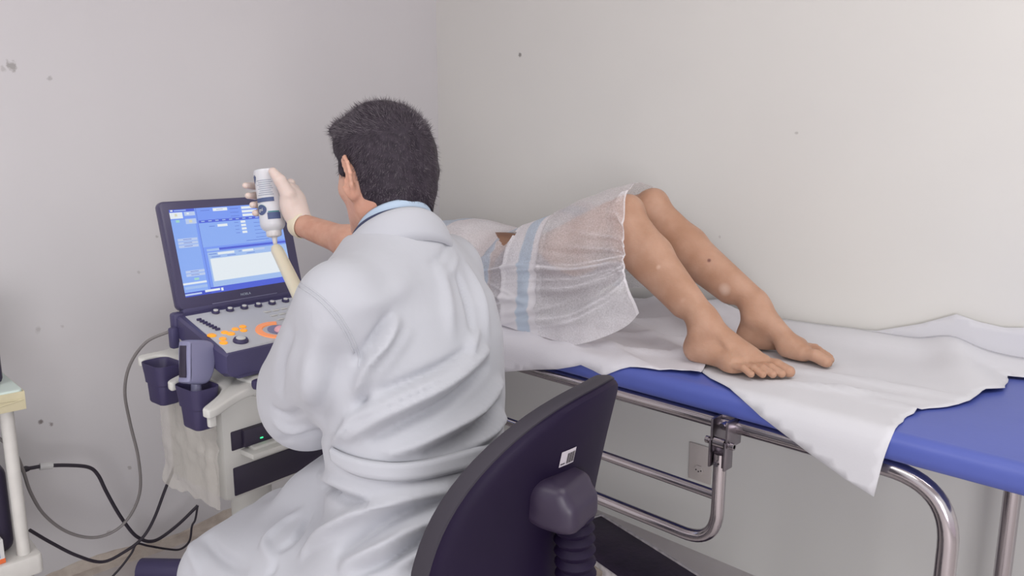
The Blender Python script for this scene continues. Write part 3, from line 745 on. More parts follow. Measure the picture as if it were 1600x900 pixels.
# ------------------------------------------------------------------ office chair
m_chs = mat('black_chair_shell', (20, 4, 40), rough=.6, noise_amt=.25, noise_scale=3, spec=.25)
m_chf = mat('black_chair_edge', (46, 42, 52), rough=.7)
m_chb = mat('black_chair_bracket', (42, 32, 54), rough=.45)
BC = (.07, 1.0)                                     # backrest middle in the view frame
FA = math.atan2(.55, -.83)
HX = frame(v2w(BC[0] + math.cos(FA) * .24, BC[1] + math.sin(FA) * .24, 0), FA + math.radians(45))
chair = empty('office_chair', HX, 'black swivel office chair under the man in the white coat', 'office chair')
HC = lambda: MB(HX)
ba, bh, bzc = .205, .215, .795
def bsurf(rho, th, off):
    c, s_ = math.cos(th), math.sin(th); n = 2.5
    k = (abs(c) ** n + abs(s_) ** n) ** (-1 / n)
    y = ba * rho * k * c * (1 - .10 * max(0, s_ * k) ) ; z = bh * rho * k * s_
    x = -.24 + .07 * (y / ba) ** 2 - .17 * z * 1.0 - .02 * (z / bh) ** 2
    return np.array((x + off, y, bzc + z))
def brest(prof):                                    # profile: (rho, offset)
    nth = 72; G = [[bsurf(r, 2 * PI * k / nth, o) for k in range(nth)] for r, o in prof]
    V = [p for r in G for p in r]; F = [[i * nth + k, i * nth + (k + 1) % nth, (i + 1) * nth + (k + 1) % nth, (i + 1) * nth + k] for i in range(len(prof) - 1) for k in range(nth)]
    return V, F
rr = [(r, -.004 - .012 * (1 - r ** 2)) for r in np.linspace(.02, .93, 12)] + [(.965, -.003), (.985, .002), (.99, .008), (.97, .012)]
b = HC(); V, F = brest(rr); F = [f[::-1] for f in F]; F.append(list(range(72))); b.add(V, F); b.build('backrest_shell', m_chs, chair)
rr = [(.95, .004), (1.0, .006), (1.012, .014), (1.0, .03), (.96, .036)] + [(r, .040 + .008 * (1 - r)) for r in np.linspace(.9, .02, 10)]
b = HC(); V, F = brest(rr); F = [f[::-1] for f in F]; F.append([(len(rr) - 1) * 72 + k for k in range(72)]); b.add(V, F); b.build('backrest_cushion', m_chf, chair)
# bracket housing and bellows on the back
f = lambda P: smin(smin(rbx(P, (-.268, .060, .872), (.032, .040, .030), .014), rbx(P, (-.282, .060, .862), (.030, .037, .022), .013), .012), rc(P, (-.265, .036, .884), (-.265, .084, .884), .018, .018), .015)
V, F = surf(f, (-.36, -.04, .76), (-.18, .16, .94), .004); V = relax(V, F, 2); b = HC(); b.add(V, F); b.build('bracket_housing', m_chb, chair)
P = catmull([(-.285, .050, .85), (-.288, .046, .76), (-.282, .03, .64), (-.24, 0, .50), (-.17, 0, .445), (-.08, 0, .43)], 22)
rad = [.025 + .003 * math.sin(i * 2 * PI / 4) for i in range(len(P))]
b = HC(); b.tube(P, rad, 20); b.build('bellows', m_chs, chair, label='ribbed rubber bellows')
# sticker
def bb(y, z):                                       # back surface point
    x = -.24 + .07 * (y / ba) ** 2 - .17 * z - .02 * (z / bh) ** 2; r = min(1, math.hypot(y / ba, z / bh)); return np.array((x - .004 - .012 * (1 - r * r), y, bzc + z))
G = [[bb(.066 - i * .0040, .120 + j * .0044) + (-.0012, 0, 0) for j in range(6)] for i in range(8)]
m_stk = mat('white_sticker', (182, 176, 184), rough=.5)
b = HC(); b.grid(G); stk = b.build('barcode_sticker', m_stk, chair, label='small white barcode sticker')
b = HC()
for i in range(9):
    y0 = .0535 - i * .00165; w = .0008 if i % 3 else .0012
    b.add([bb(y0, .122) + (-.0018, 0, 0), bb(y0 - w, .122) + (-.0018, 0, 0), bb(y0 - w, .137) + (-.0018, 0, 0), bb(y0, .137) + (-.0018, 0, 0)], [[0, 1, 2, 3]])
b.add([bb(y, z) + (-.0018, 0, 0) for y, z in ((.0645, .123), (.0565, .123), (.0565, .1245), (.0645, .1245))], [[0, 1, 2, 3]])
b.build('barcode', m_dark, stk, False)
# seat, mechanism, star base
f = lambda P: smin(rbx(P, (.0, 0, .475), (.225, .225, .035), .034), el(P, (.0, 0, .50), (.2, .2, .03)), .03)
V, F = surf(f, (-.28, -.28, .42), (.28, .28, .56), .008); b = HC(); b.add(relax(V, F, 1), F); b.build('seat', m_chf, chair)
b = HC(); b.box((0, 0, .425), (.2, .16, .04), .01); b.build('seat_mechanism', m_chb, chair)
b = HC(); b.cyl((0, 0, .2), (0, 0, .42), .022, 20); b.cyl((0, 0, .08), (0, 0, .27), .03, 20); b.build('gas_column', m_chb, chair)
for k in range(5):
    a = k * 2 * PI / 5 + .3; e = (math.cos(a) * .29, math.sin(a) * .29)
    b = HC(); b.tube([(0, 0, .12), (e[0] * .5, e[1] * .5, .11), (e[0], e[1], .085)], [.03, .024, .018], 12); leg = b.build('base_leg', m_chb, chair)
    b = HC(); b.lathe([(.01, -.022), (.026, -.02), (.028, -.006), (.028, .006), (.026, .02), (.01, .022)], (e[0], e[1], .028), (-math.sin(a), math.cos(a), 0), 20); b.cyl((e[0], e[1], .03), (e[0], e[1], .085), .006, 10); b.build('caster', m_blk, leg)
# ------------------------------------------------------------------ man in the white coat (seated, seen from behind)
m_skin = mat('skin', (204, 160, 140), rough=.5, sss=.2, rgb2=(192, 144, 124), noise_scale=30, bump=.12, bump_scale=220, spec=.35)
m_hair = mat('dark_hair', (52, 44, 54), rough=.65, rgb2=(34, 27, 37), noise_scale=90, spec=.3)
m_hair2 = mat('hair_strands', (46, 38, 47), rough=.5, rgb2=(96, 89, 96), noise_scale=160, spec=.4)
m_coat = mat('white_coat_cloth', (178, 180, 187), rough=.85, spec=.15, bump=.5, bump_scale=11, sheen=.15)
m_glove = mat('latex_glove', (222, 204, 196), rough=.4, sss=.15, bump=.12, bump_scale=90, spec=.4)
m_cuff = mat('glove_cuff', (226, 216, 192), rough=.45)
m_shirt = mat('pale_blue_shirt', (168, 186, 206), rough=.8)
m_navy = mat('navy_cloth', (56, 62, 92), rough=.8)
m_tro = mat('navy_trousers', (44, 46, 82), rough=.85)
F_ = np.array((math.cos(FA), math.sin(FA), 0)); L_ = np.array((-F_[1], F_[0], 0))    # facing, and the sitter's left, in the view frame
def VB(): return MB(Matrix.Rotation(math.radians(45), 4, 'Z'))                       # view frame -> room frame
doc = empty('person', frame(v2w(-.14, 1.12, 0), FA + math.radians(45)), 'seated man with short dark hair, white coat and gloves, seen from behind, squeezing a bottle', 'person')
TS = np.array([  # z, X, Y, half breadth, half depth
    (.40, -.13, 1.13, .185, .150), (.52, -.13, 1.13, .188, .150), (.62, -.14, 1.145, .185, .148), (.72, -.150, 1.170, .165, .130), (.80, -.155, 1.203, .156, .122), (.90, -.164, 1.242, .172, .132),
    (1.0, -.177, 1.270, .184, .136), (1.06, -.184, 1.286, .182, .124), (1.11, -.194, 1.298, .150, .100), (1.15, -.198, 1.315, .105, .080), (1.185, -.20, 1.33, .072, .068)])
def torso(P, off=0.0):
    z = P[:, 2]; zc = np.clip(z, TS[0, 0], TS[-1, 0])
    cx, cy, a, b_ = [np.interp(zc, TS[:, 0], TS[:, i]) for i in (1, 2, 3, 4)]
    l = (P[:, 0] - cx) * L_[0] + (P[:, 1] - cy) * L_[1]; f = (P[:, 0] - cx) * F_[0] + (P[:, 1] - cy) * F_[1]
    a = a + off; b_ = b_ + off
    k = (np.abs(l / a) ** 2.3 + np.abs(f / b_) ** 2.3) ** (1 / 2.3); d = (k - 1) * np.minimum(a, b_) * .95
    return np.maximum(d, np.maximum(z - TS[-1, 0], TS[0, 0] - z)).astype(np.float32)
SHL, SHR = np.array((-.258, 1.145, 1.085)), np.array((-.128, 1.445, 1.09))
ELL, ELR = np.array((-.356, 1.285, .876)), np.array(pt(598, 398, 1.70))
WRR = np.array(pt(470, 351, 1.86)); HNL = np.array(pt(502, 514, 1.60))
KNL, KNR = np.array((-.525, 1.285, .555)), np.array((-.455, 1.44, .565))
def coat_f(P):
    d = torso(P)
    d = smin(d, rc(P, (-.195, 1.30, 1.10), SHL, .085, .068), .05)
    d = smin(d, rc(P, (-.195, 1.32, 1.10), SHR, .085, .066), .05)
    sk = rc(P, (-.155, 1.06, .59), KNL, .125, .082)
    sk = smin(sk, rc(P, (-.10, 1.20, .59), KNR, .12, .076), .06)
    sk = smin(sk, rc(P, (-.13, 1.00, .50), KNL + (.03, -.03, -.09), .10, .055), .06)
    sk = smin(sk, rc(P, (-.33, 1.22, .60), (-.47, 1.35, .57), .10, .08), .05); sk = smin(sk, rc(P, (-.21, 1.26, .76), (-.355, 1.33, .665), .10, .075), .05)
    d = smin(d, sk, .07)
    sl = rc(P, SHL, ELL, .068, .074); sl = smin(sl, rc(P, SHL + (-.02, .0, -.11), ELL + (.03, -.01, .03), .06, .07), .04); sl = smin(sl, rc(P, SHL + (-.035, .02, -.055), ELL + (-.012, -.01, .045), .050, .066), .04)
    sl = smin(sl, rc(P, ELL, ELL * .35 + HNL * .65, .072, .045), .03)
    d = smin(d, sl, .014)
    sr = rc(P, SHR, SHR * .1 + ELR * .9, .066, .058)
    d = smin(d, sr, .02)
    d = smax(d, -rc(P, (-.21, 1.335, 1.18), (-.225, 1.35, 1.30), .062, .075), .01)       # neck opening
    d = smax(d, -rc(P, (-.205, 1.338, 1.185), (-.205, 1.338, 1.30), .082, .10), .01)
    d = smax(d, .40 - P[:, 2], .01)
    w = nz3(P, 14, 1.0) * .0035 + nz3(P * np.float32((1, 1, .6)), 30, 2.0) * .0015
    return d - w.astype(np.float32)
V, F = surf(coat_f, (-.70, .84, .38), (.10, 1.80, 1.26), .005)
V = relax(V, F, 2, .4); N = vnormals(V, F)
tree = BVHTree.FromPolygons(V.tolist(), F.tolist())
def cf(px, w, h):
    global V
    V = crease(V, N, tree, px, w * (.8 if h > 0 else .72), h * (1.9 if h > 0 else 2.1))
# folds of the cloth across the back, sleeve and lap
for px, w, h in [
    ([(617, 505), (600, 536), (575, 572), (560, 610)], .012, .014), ([(606, 498), (586, 530), (566, 562)], .010, -.010),
    ([(640, 520), (612, 560), (584, 596)], .009, .005),
    ([(758, 548), (722, 580), (686, 606), (640, 630), (590, 655), (545, 684)], .011, .015), ([(762, 572), (728, 604), (690, 632), (640, 656), (585, 684)], .009, -.011),
    ([(780, 598), (745, 640), (700, 668), (650, 694), (610, 708)], .011, .015), ([(782, 628), (752, 662), (712, 690), (668, 708)], .009, -.010),
    ([(785, 650), (762, 676), (735, 696)], .010, .012),
    ([(728, 566), (690, 590), (640, 612), (590, 636), (545, 656)], .010, .012), ([(730, 548), (690, 574), (640, 596), (596, 612)], .009, -.009),
    ([(745, 520), (728, 556), (700, 580)], .010, .008),
    ([(568, 640), (548, 662), (524, 690)], .009, .010), ([(590, 640), (562, 672), (545, 690)], .008, -.008),
    ([(716, 430), (732, 478), (738, 518)], .008, -.006), ([(732, 420), (752, 470), (760, 520)], .014, .006), ([(690, 420), (700, 470), (705, 520)], .014, .005),
    ([(700, 380), (690, 400), (672, 412)], .006, -.003), ([(715, 400), (705, 425), (684, 432)], .006, .003),
    ([(640, 440), (600, 470), (560, 480)], .02, .004), ([(500, 520), (488, 570), (480, 620)], .022, .007), ([(455, 520), (440, 560), (436, 610)], .014, -.006), ([(530, 560), (520, 600), (500, 650)], .02, -.006),
    ([(430, 660), (455, 672), (480, 668)], .010, .006), ([(428, 640), (450, 650), (470, 642)], .008, -.005), ([(440, 690), (470, 680), (510, 676)], .009, -.004),
    ([(560, 552), (572, 590), (560, 640), (530, 676)], .008, -.012),
    ([(505, 758), (535, 778), (575, 788)], .008, -.010), ([(500, 742), (540, 760), (570, 775)], .009, .007),
    ([(695, 768), (640, 776), (577, 796), (520, 826), (478, 862)], .012, .014), ([(695, 784), (640, 800), (590, 824), (530, 862)], .011, -.010),
    ([(695, 806), (640, 830), (600, 856), (540, 884)], .012, .014), ([(695, 826), (650, 850), (610, 872), (560, 892)], .010, -.011),
    ([(695, 842), (660, 866), (620, 886)], .011, .012),
    ([(484, 806), (462, 840), (440, 858)], .009, -.006), ([(320, 840), (345, 870), (380, 892)], .014, -.006), ([(470, 800), (440, 820), (415, 850), (430, 880)], .012, .006),
    ([(330, 820), (300, 850), (310, 890)], .012, .005), ([(415, 860), (430, 880), (420, 898)], .008, -.006)]: cf(px, w, h)
V = relax(V, F, 3, .5)
tree = BVHTree.FromPolygons(V.tolist(), F.tolist())
b = VB(); b.add(V, F); coat = b.build('white_coat', m_coat, doc, label='long white doctor coat', auto=False)
def hit(u, v, off=.002):
    h = tree.ray_cast(Vector((0, 0, CAM_H)), Vector(ray(u, v)).normalized())
    return None if h[0] is None else np.array(h[0]) + np.array(h[1]) * (off if h[1].dot(Vector(ray(u, v))) < 0 else -off)
def band(top, bot, n, mseg, off):
    T = catmull([(a, c, 0) for a, c in top], 8); B = catmull([(a, c, 0) for a, c in bot], 8)
    G = []
    for i in range(n + 1):
        t = i / n; a = T[min(int(t * (len(T) - 1)), len(T) - 1)]; c = B[min(int(t * (len(B) - 1)), len(B) - 1)]; row = []
        for j in range(mseg + 1):
            s = j / mseg; e = min(s, 1 - s); p = hit(a[0] + (c[0] - a[0]) * s, a[1] + (c[1] - a[1]) * s, off * min(1, .25 + e * 8))
            if p is None: break
            row.append(p)
        if len(row) == mseg + 1: G.append(row)
    return G
G = band([(519, 697), (540, 708), (575, 718), (620, 722), (665, 718), (705, 708), (740, 699), (775, 690)], [(523, 722), (545, 738), (575, 748), (615, 753), (660, 750), (700, 741), (740, 731), (775, 722)], 60, 6, .007)
G = np.array(G)
for _ in range(10): G[1:-1] = .5 * G[1:-1] + .25 * (G[:-2] + G[2:])
G = G + (np.array((0, 0, CAM_H)) - G) / np.linalg.norm(np.array((0, 0, CAM_H)) - G, axis=2)[..., None] * .004
b = VB(); b.grid(G); o = b.build('coat_belt', m_coat, doc, auto=False, label='half belt sewn across the back of the coat'); md = o.modifiers.new('thickness', 'SOLIDIFY'); md.thickness = .004; md.offset = -1
for ln in ([(470, 441), (500, 462), (528, 490), (548, 522), (560, 552), (561, 574)], [(462, 444), (495, 466), (522, 494), (541, 524), (553, 552)]):
    C = catmull([(a, c, 0) for a, c in ln], 6); P = [hit(c[0], c[1], .0003) for c in C]; P = [p for p in P if p is not None]
    b = VB(); b.tube(P, .0013, 6); b.build('shoulder_seam', m_coat, doc, auto=False)
# collars
NC = np.array((-.205, 1.338)); ND = np.array((.45, -.89))
def ring(r0, z0, r1, z1, r2, z2, drop, span=150, m=3):
    G = []; rot = math.atan2(ND[1], ND[0])
    for k in range(61):
        ph = math.radians(-span + 2 * span * k / 60); row = []
        dz = -drop * (1 - math.cos(ph)) * .5
        for t in np.linspace(0, 1, 7):
            r = (1 - t) ** 2 * r0 + 2 * t * (1 - t) * r1 + t * t * r2; z = (1 - t) ** 2 * z0 + 2 * t * (1 - t) * z1 + t * t * z2
            row.append((NC[0] + r * math.cos(rot + ph), NC[1] + r * math.sin(rot + ph), z + dz))
        G.append(row)
    return G
for nm, mt, args, lb in (('shirt_collar', m_shirt, (.061, 1.234, .068, 1.232, .076, 1.17, .085), 'pale blue shirt collar'), ('inner_collar', m_navy, (.070, 1.222, .076, 1.220, .082, 1.15, .085), 'dark navy inner collar'),
                         ('coat_collar', m_coat, (.075, 1.222, .092, 1.224, .105, 1.170, .120), 'folded white coat collar')):
    b = VB(); b.grid(ring(*args, span=(112 if nm == 'coat_collar' else 150))); o = b.build(nm, mt, doc, auto=False, label=lb); md = o.modifiers.new('thickness', 'SOLIDIFY'); md.thickness = .003; md.offset = 0
# head, neck, arms: one body
HA = np.array((-.75, .66, 0)); HA /= np.linalg.norm(HA); HP = math.radians(7)
hf = HA * math.cos(HP) + np.array((0, 0, -math.sin(HP))); hr = np.array((HA[1], -HA[0], 0)); hu = np.cross(hr, hf)
HR = np.stack([hf, hr, hu], 1); HO = np.array((-.222, 1.365, 1.288))
def HL(P): return ((P - HO.astype(np.float32)) @ HR.astype(np.float32))
def skull(Q, o=0.0): return smin(el(Q, (.002, 0, .018), (.081 + o, .072 + o, .078 + o)), el(Q, (-.020, 0, -.032), (.057 + o, .061 + o, .072 + o)), .04)
def head_f(P):
    Q = HL(P); d = skull(Q)
    d = smin(d, el(Q, (.038, 0, -.035), (.052, .058, .078)), .03)
    for s in (-1, 1):
        d = smin(d, rc(Q, (.0, s * .050, -.068), (.068, s * .016, -.108), .019, .017), .03)
        d = smin(d, el(Q, (.058, s * .036, -.035), (.022, .02, .018)), .015)
        d = smax(d, -el(Q, (.094, s * .031, -.008), (.016, .017, .012)), .012)
        d = smin(d, el(Q, (.074, s * .031, -.009), (.0125, .0125, .0125)), .003)
        # ear: shell with a raised rim
        e0 = (-.004, s * .080, -.022); ca, sa = math.cos(.55), math.sin(.55)
        A = np.array([(ca, -s * -sa * 0 + 0, 0), (0, 1, 0), (0, 0, 1)], float); A = np.array([(ca, s * sa * -1, 0), (s * sa, ca, 0), (0, 0, 1)], float)
        ear = el(Q, e0, (.019, .006, .035), A)
        ear = smax(ear, -el(Q, (.004, s * .0905, -.016), (.011, .007, .020), A), .004)
        rim = [(.010, s * .078, -.002), (.007, s * .084, .011), (-.005, s * .089, .015), (-.016, s * .093, .005), (-.020, s * .093, -.012), (-.014, s * .088, -.032), (-.006, s * .080, -.047), (.004, s * .074, -.055)]
        ear = smin(ear, chainf(Q, rim, [.003, .0036, .0038, .0038, .0038, .004, .006, .0055], k=.003), .005)
        d = smin(d, ear, .006)
    d = smin(d, rc(Q, (.088, 0, .006), (.108, 0, -.030), .008, .0125), .012); d = smin(d, rc(Q, (.104, -.010, -.036), (.104, .010, -.036), .007, .007), .006)
    d = smin(d, rc(Q, (.084, -.018, -.062), (.084, .018, -.062), .009, .009), .012); d = smax(d, -rc(Q, (.097, -.02, -.063), (.097, .02, -.063), .0022, .0022), .003)
    d = smin(d, rc(Q, (.080, 0, -.105), (.060, 0, -.108), .017, .02), .02)
    nk = rc(P, HO + HR @ np.array((-.028, 0, -.05)), (-.200, 1.335, 1.12), .052, .060)
    d = smin(d, nk, .03)
    return d
V1, F1 = surf(head_f, (-.40, 1.20, 1.09), (-.06, 1.52, 1.43), .0031)
def trunk_f(P):
    d = torso(P, -.04); d = smin(d, rc(P, (-.2, 1.335, 1.10), (-.2, 1.335, 1.17), .055, .055), .03)
    d = smin(d, chainf(P, [SHR, ELR, WRR * .97 + ELR * .03], [.045, .040, .0285], k=.02), .02)
    d = smin(d, el(P, ELR * .65 + WRR * .35, (.040, .040, .038)), .03)
    d = smin(d, chainf(P, [SHL, ELL, HNL], [.042, .038, .026], k=.02), .02)
    d = smin(d, chainf(P, [(-.165, 1.08, .57), KNL + (.02, -.01, -.01)], [.060, .045], k=.02), .04); d = smin(d, chainf(P, [(-.09, 1.20, .57), KNR + (.02, -.01, -.01)], [.060, .045], k=.02), .04)
    return d
V2, F2 = surf(trunk_f, (-.78, .90, .42), (.10, 1.95, 1.22), .008)
V2 = relax(V2, F2, 1, .4)
b = VB(); b.add(relax(V1, F1, 1, .4), F1); b.add(V2, F2); body = b.build('body', m_skin, doc, auto=False)
# hair
def hair_f(P):
    Q = HL(P); f, r, u = Q[:, 0], Q[:, 1], Q[:, 2]
    th = .0125 + .004 * np.clip((u - .02) / .06, 0, 1) - .007 * np.clip((-u - .02) / .06, 0, 1)
    d = skull(Q) - th
    d = smin(d, rc(P, HO + HR @ np.array((-.040, 0, -.05)), (-.197, 1.325, 1.16), .052, .057), .02)
    d = smin(d, el(Q, (.070, 0, .068), (.034, .058, .022)), .02)
    g = f - (.032 + .9 * np.clip(u - .012, 0, .1) - .03 * np.clip((-u - .01) / .02, 0, 1))
    g = np.maximum(g * .75, -(u + .112 + 1.1 * (f + .05)))
    ear = el(Q, (.000, 0, -.026), (.022, .2, .038)); g = np.maximum(g, -ear)
    d = smax(d, g.astype(np.float32), .008)
    return (d - nz3(P, 150, 3) * .0016 - nz3(P, 70, 1) * .0014).astype(np.float32)
V, F = surf(hair_f, (-.38, 1.22, 1.16), (-.08, 1.50, 1.44), .0031); N = vnormals(V, F); Q = HL(V.astype(np.float32))
b = VB(); b.mi = 0; b.add(V, F); b.mi = 1
ok = np.where((head_f(V.astype(np.float32)) > .002) & (N @ N.T[:, 0] > -9))[0]; rs = np.random.RandomState(5); sel = rs.choice(ok, min(8500, len(ok)), replace=False)
SV = []; SF = []
for i in sel:
    p, nn, q = V[i], N[i], Q[i]
    dr = HR @ np.array((.75 if q[2] > .045 else .1, .2 * (1 if q[1] > 0 else -1), -.9 if q[2] < .05 else .1)); dr = dr - nn * dr.dot(nn) + rs.normal(0, .35, 3)
    dr = dr / (np.linalg.norm(dr) + 1e-9); dr = dr * .85 + nn * (.32 + .22 * (q[2] > .05)); L = rs.uniform(.006, .013) * (1.0 if q[2] > -.02 else .7)
    sd = np.cross(dr, nn); sd /= np.linalg.norm(sd) + 1e-9; w = .00045; k = len(SV)
    SV += [p - nn * .001 - sd * w, p - nn * .001 + sd * w, p + dr * L]; SF.append([k, k + 1, k + 2])
b.add(SV, SF); hair = b.build('hair', [m_hair, m_hair2], doc, auto=False, label='short dark greying hair')
# gloved hands closed round what they hold
def grip(P, M, g, mir, wr, fl=.0):
    Mi = np.array(M.inverted(), np.float32); Q = P @ Mi[:3, :3].T + Mi[:3, 3]; Q = Q * np.float32((1, mir, 1))
    wl = np.array(M.inverted() @ Vector(wr)); wl[1] *= mir
    px_ = g + .016
    d = rbx(Q, (px_ + .008, .004, -.010), (.015, .036, .042), .014)
    d = smin(d, el(Q, (px_ + .006, -.026, -.022), (.017, .018, .030)), .014)
    d = smin(d, rc(Q, (px_ + .012, .002, -.015), wl, .030, .0295), .022)
    zs = [.036, .011, -.012, -.032]; ln = [1.0, 1.05, 1.0, .86]; rch = [.006, .003, -.004, -.007]
    for z, s, q_ in zip(zs, ln, rch):
        R_ = g + .010 + q_
        pts = [(px_, .036, z), (px_ - .016, R_ + .020 * s, z + .003), (-.010, R_ + .012, z + .004), (-R_ * .95 - .002, R_ * .45 + .004, z + .003), (-R_ - .003, -R_ * .35 * s, z)]
        d = smin(d, chainf(Q, pts, [.0115, .0105, .0098, .0092, .0078], k=.003), .003)
    th = [(px_ + .010, -.018, -.034), (px_ + .010, -.032, .0), (px_ - .002, -g - .010, .034), (px_ - .018, -g - .006, .058)]
    d = smin(d, chainf(Q, th, [.019, .017, .0145, .0105], k=.004), .006)
    return d
BTX = Matrix.Translation(pt(421.5, 314, 1.885)) @ Matrix.Rotation(math.radians(-7), 4, 'Y') @ Matrix.Rotation(math.radians(-9), 4, 'X')
PRD = np.array(pt(430.5, 386, 1.862)); PRE = np.array(pt(494, 516, 1.62)); pdv = Vector(PRD - PRE).normalized()
q0 = Vector((0, 0, 1)).rotation_difference(pdv).to_matrix().to_4x4()
PLX = Matrix.Translation(tuple(PRE)) @ q0 @ Matrix.Rotation(math.radians(200), 4, 'Z')
gr = lambda P: grip(P, BTX @ Matrix.Translation((0, 0, .006)), .0300, 1, tuple(WRR))
V, F = surf(gr, np.array(pt(421, 314, 1.885)) - (.10, .12, .14), np.array(pt(421, 314, 1.885)) + (.15, .12, .12), .0024)
b = VB(); b.add(relax(V, F, 1, .4), F); g1 = b.build('right_glove', m_glove, doc, auto=False, label='pale latex glove round the bottle')
wl = np.array(WRR); wd = (ELR - WRR) / np.linalg.norm(ELR - WRR)
b = VB(); b.lathe([(.0300, -.016), (.0325, -.010), (.0318, .0), (.0330, .004), (.0322, .008), (.030, .010), (.029, .004), (.0285, -.01)], WRR + wd * .002, wd, 32); b.build('glove_cuff', m_cuff, g1, label='rolled cream glove cuff')
gl = lambda P: grip(P, PLX, .019, -1, tuple(HNL * .55 + PRE * .45 + np.array((.045, -.05, -.02))))
V, F = surf(gl, PRE - .13, PRE + .13, .0026)
b = VB(); b.add(relax(V, F, 1, .4), F); b.build('left_glove', m_glove, doc, auto=False)
# trousers and shoes
for K, nm in ((KNL, 0), (KNR, 1)):
    A = K + F_ * .08; A = np.array((A[0], A[1], .09))
    f = lambda P: smin(chainf(P, [K - F_ * .03 + (0, 0, -.02), A - F_ * .06], [.058, .050], k=.02), rc(P, K - F_ * .14, K - F_ * .03, .062, .058), .04)
    V, F = surf(f, np.minimum(K, A) - .16 + (0, 0, .10), np.maximum(K, A) + .12, .009); b = VB(); b.add(relax(V, F, 2), F); b.build('trouser_leg', m_tro, doc, auto=False, label='navy trouser leg')
    f = lambda P: smax(smin(rc(P, A + (0, 0, -.035), A + F_ * .10 + (0, 0, -.045), .042, .04), rc(P, A + F_ * .1 + (0, 0, -.045), A + F_ * .17 + (0, 0, -.052), .042, .036), .02), .004 - P[:, 2], .004)
    V, F = surf(f, np.minimum(A, A + F_ * .2) - (.08, .08, .10), np.maximum(A, A + F_ * .2) + .08, .006); b = VB(); b.add(V, F); b.build('shoe', m_blk, doc, auto=False)

# ------------------------------------------------------------------ gel bottle and probe
BW = Matrix.Rotation(math.radians(45), 4, 'Z') @ BTX
m_bot = mat('milky_bottle', (214, 216, 222), rough=.3, spec=.5, sss=.1); m_lab = mat('label_blue', (74, 88, 130), rough=.4); m_teal = mat('label_teal', (66, 130, 140), rough=.4); m_lt = mat('label_text', (150, 158, 176), rough=.5)
m_noz = mat('clear_nozzle', (216, 214, 216), rough=.3)
bot = empty('gel_bottle', BW, 'upside-down white gel bottle with blue and teal label squeezed in the gloved right hand', 'bottle')
b = MB(BW); pr = [(.024, .077), (.0285, .075), (.0300, .068)] + [(.0300 - .001 * math.sin(t * PI), .068 - t * .124) for t in np.linspace(.05, 1, 10)] + [(.029, -.062), (.0245, -.069), (.018, -.074), (.0155, -.078)]
b.lathe(pr[::-1], (0, 0, 0), (0, 0, 1), 40); b.build('bottle_body', m_bot, bot)
b = MB(BW); b.lathe([(.004, -.107), (.0052, -.104), (.0065, -.090), (.0165, -.087), (.0185, -.084), (.0185, -.072), (.0175, -.070)], (0, 0, 0), (0, 0, 1), 28); b.build('nozzle_cap', m_noz, bot)
def lab(poly, m, nm, off=.0006, lbl=None):          # label patch wrapped on the bottle: poly of (angle deg from the viewer, height)
    r = .0300 + off; b = MB(BW)
    pts = [Vector(p) for p in poly]; cdt = geometry.delaunay_2d_cdt(pts + [Vector((x, z)) for x in np.arange(-70, 71, 7.0) for z in ()], [(i, (i + 1) % len(pts)) for i in range(len(pts))], [], 1, 1e-6)
    V = [(r * math.sin(math.radians(v[0])), -r * math.cos(math.radians(v[0])), v[1]) for v in cdt[0]]; b.add(V, cdt[2]); return b.build(nm, m, bot, True, label=lbl)
def strip(a0, a1, z0, z1, n=10): return [(a0 + (a1 - a0) * i / n, z0) for i in range(n + 1)] + [(a1 - (a1 - a0) * i / n, z1) for i in range(n + 1)]
lab(strip(-52, 38, -.004, .006), m_lab, 'label_bar', lbl='dark blue title bar')
lab([(-28 + 27 * math.cos(t), -.0225 + .0125 * math.sin(t)) for t in np.linspace(0, 2 * PI, 24, endpoint=False)], m_lab, 'label_logo', .0006); lab([(-28 + 27 * math.cos(t), -.0225 + .0125 * math.sin(t)) for t in np.linspace(.3, PI - .3, 14)], m_teal, 'label_logo_top', .0008)
lab(strip(0, 60, -.047, -.031), m_lab, 'label_panel', .0006); lab(strip(4, 56, -.0305, -.0275), m_teal, 'label_panel_top', .0007)
lab([(-68, .060), (-50, .064), (-38, .058), (-44, .050), (-56, .042), (-60, .052)], m_lab, 'label_swoosh', .0006)
b = MB(BW); r = .0307
for i in range(8):
    z = .012 + i * .005; a1 = 40 - (i % 3) * 5; a0 = -38 + (i * 7) % 16
    P = [(r * math.sin(math.radians(a)), -r * math.cos(math.radians(a)), z) for a in np.linspace(a0, a1, 8)]; Qp = [(x, y, z_ + .0014) for x, y, z_ in P]; b.grid([P, Qp])
b.build('label_print', m_lt, bot, True)
b = MB(BW)
for t in (('g', -36), ('e', -26), ('l', -19)):
    pass
o = text3('gel', .011, BW @ Matrix.Rotation(math.radians(-28), 4, 'Z') @ Matrix.Translation((0, -.0317, -.0255)) @ Matrix.Rotation(PI / 2, 4, 'X'), m_bot, bot)
PW = Matrix.Rotation(math.radians(45), 4, 'Z') @ Matrix.Translation(tuple(PRE)) @ q0
prb = empty('ultrasound_probe', PW, 'long slim probe in a cream sheath held under the bottle nozzle', 'probe')
Lp = float(np.linalg.norm(PRD - PRE)); m_sh = mat('cream_sheath', (222, 216, 194), rough=.35, sss=.15, bump=.1, bump_scale=60)
b = MB(PW); b.lathe([(.0165, .02), (.0175, .06), (.0165, .12), (.0155, Lp * .6), (.0145, Lp - .03), (.0145, Lp - .014), (.0125, Lp - .005), (.006, Lp - .0008), (.001, Lp)], (0, 0, 0), (0, 0, 1), 28); b.build('sheath', m_sh, prb)
b = MB(PW); b.tube([(.0155, .0, Lp * .45), (.0150, 0, Lp * .7), (.0143, 0, Lp - .02)], .0011, 6); b.build('sheath_seam', m_cuff, prb)
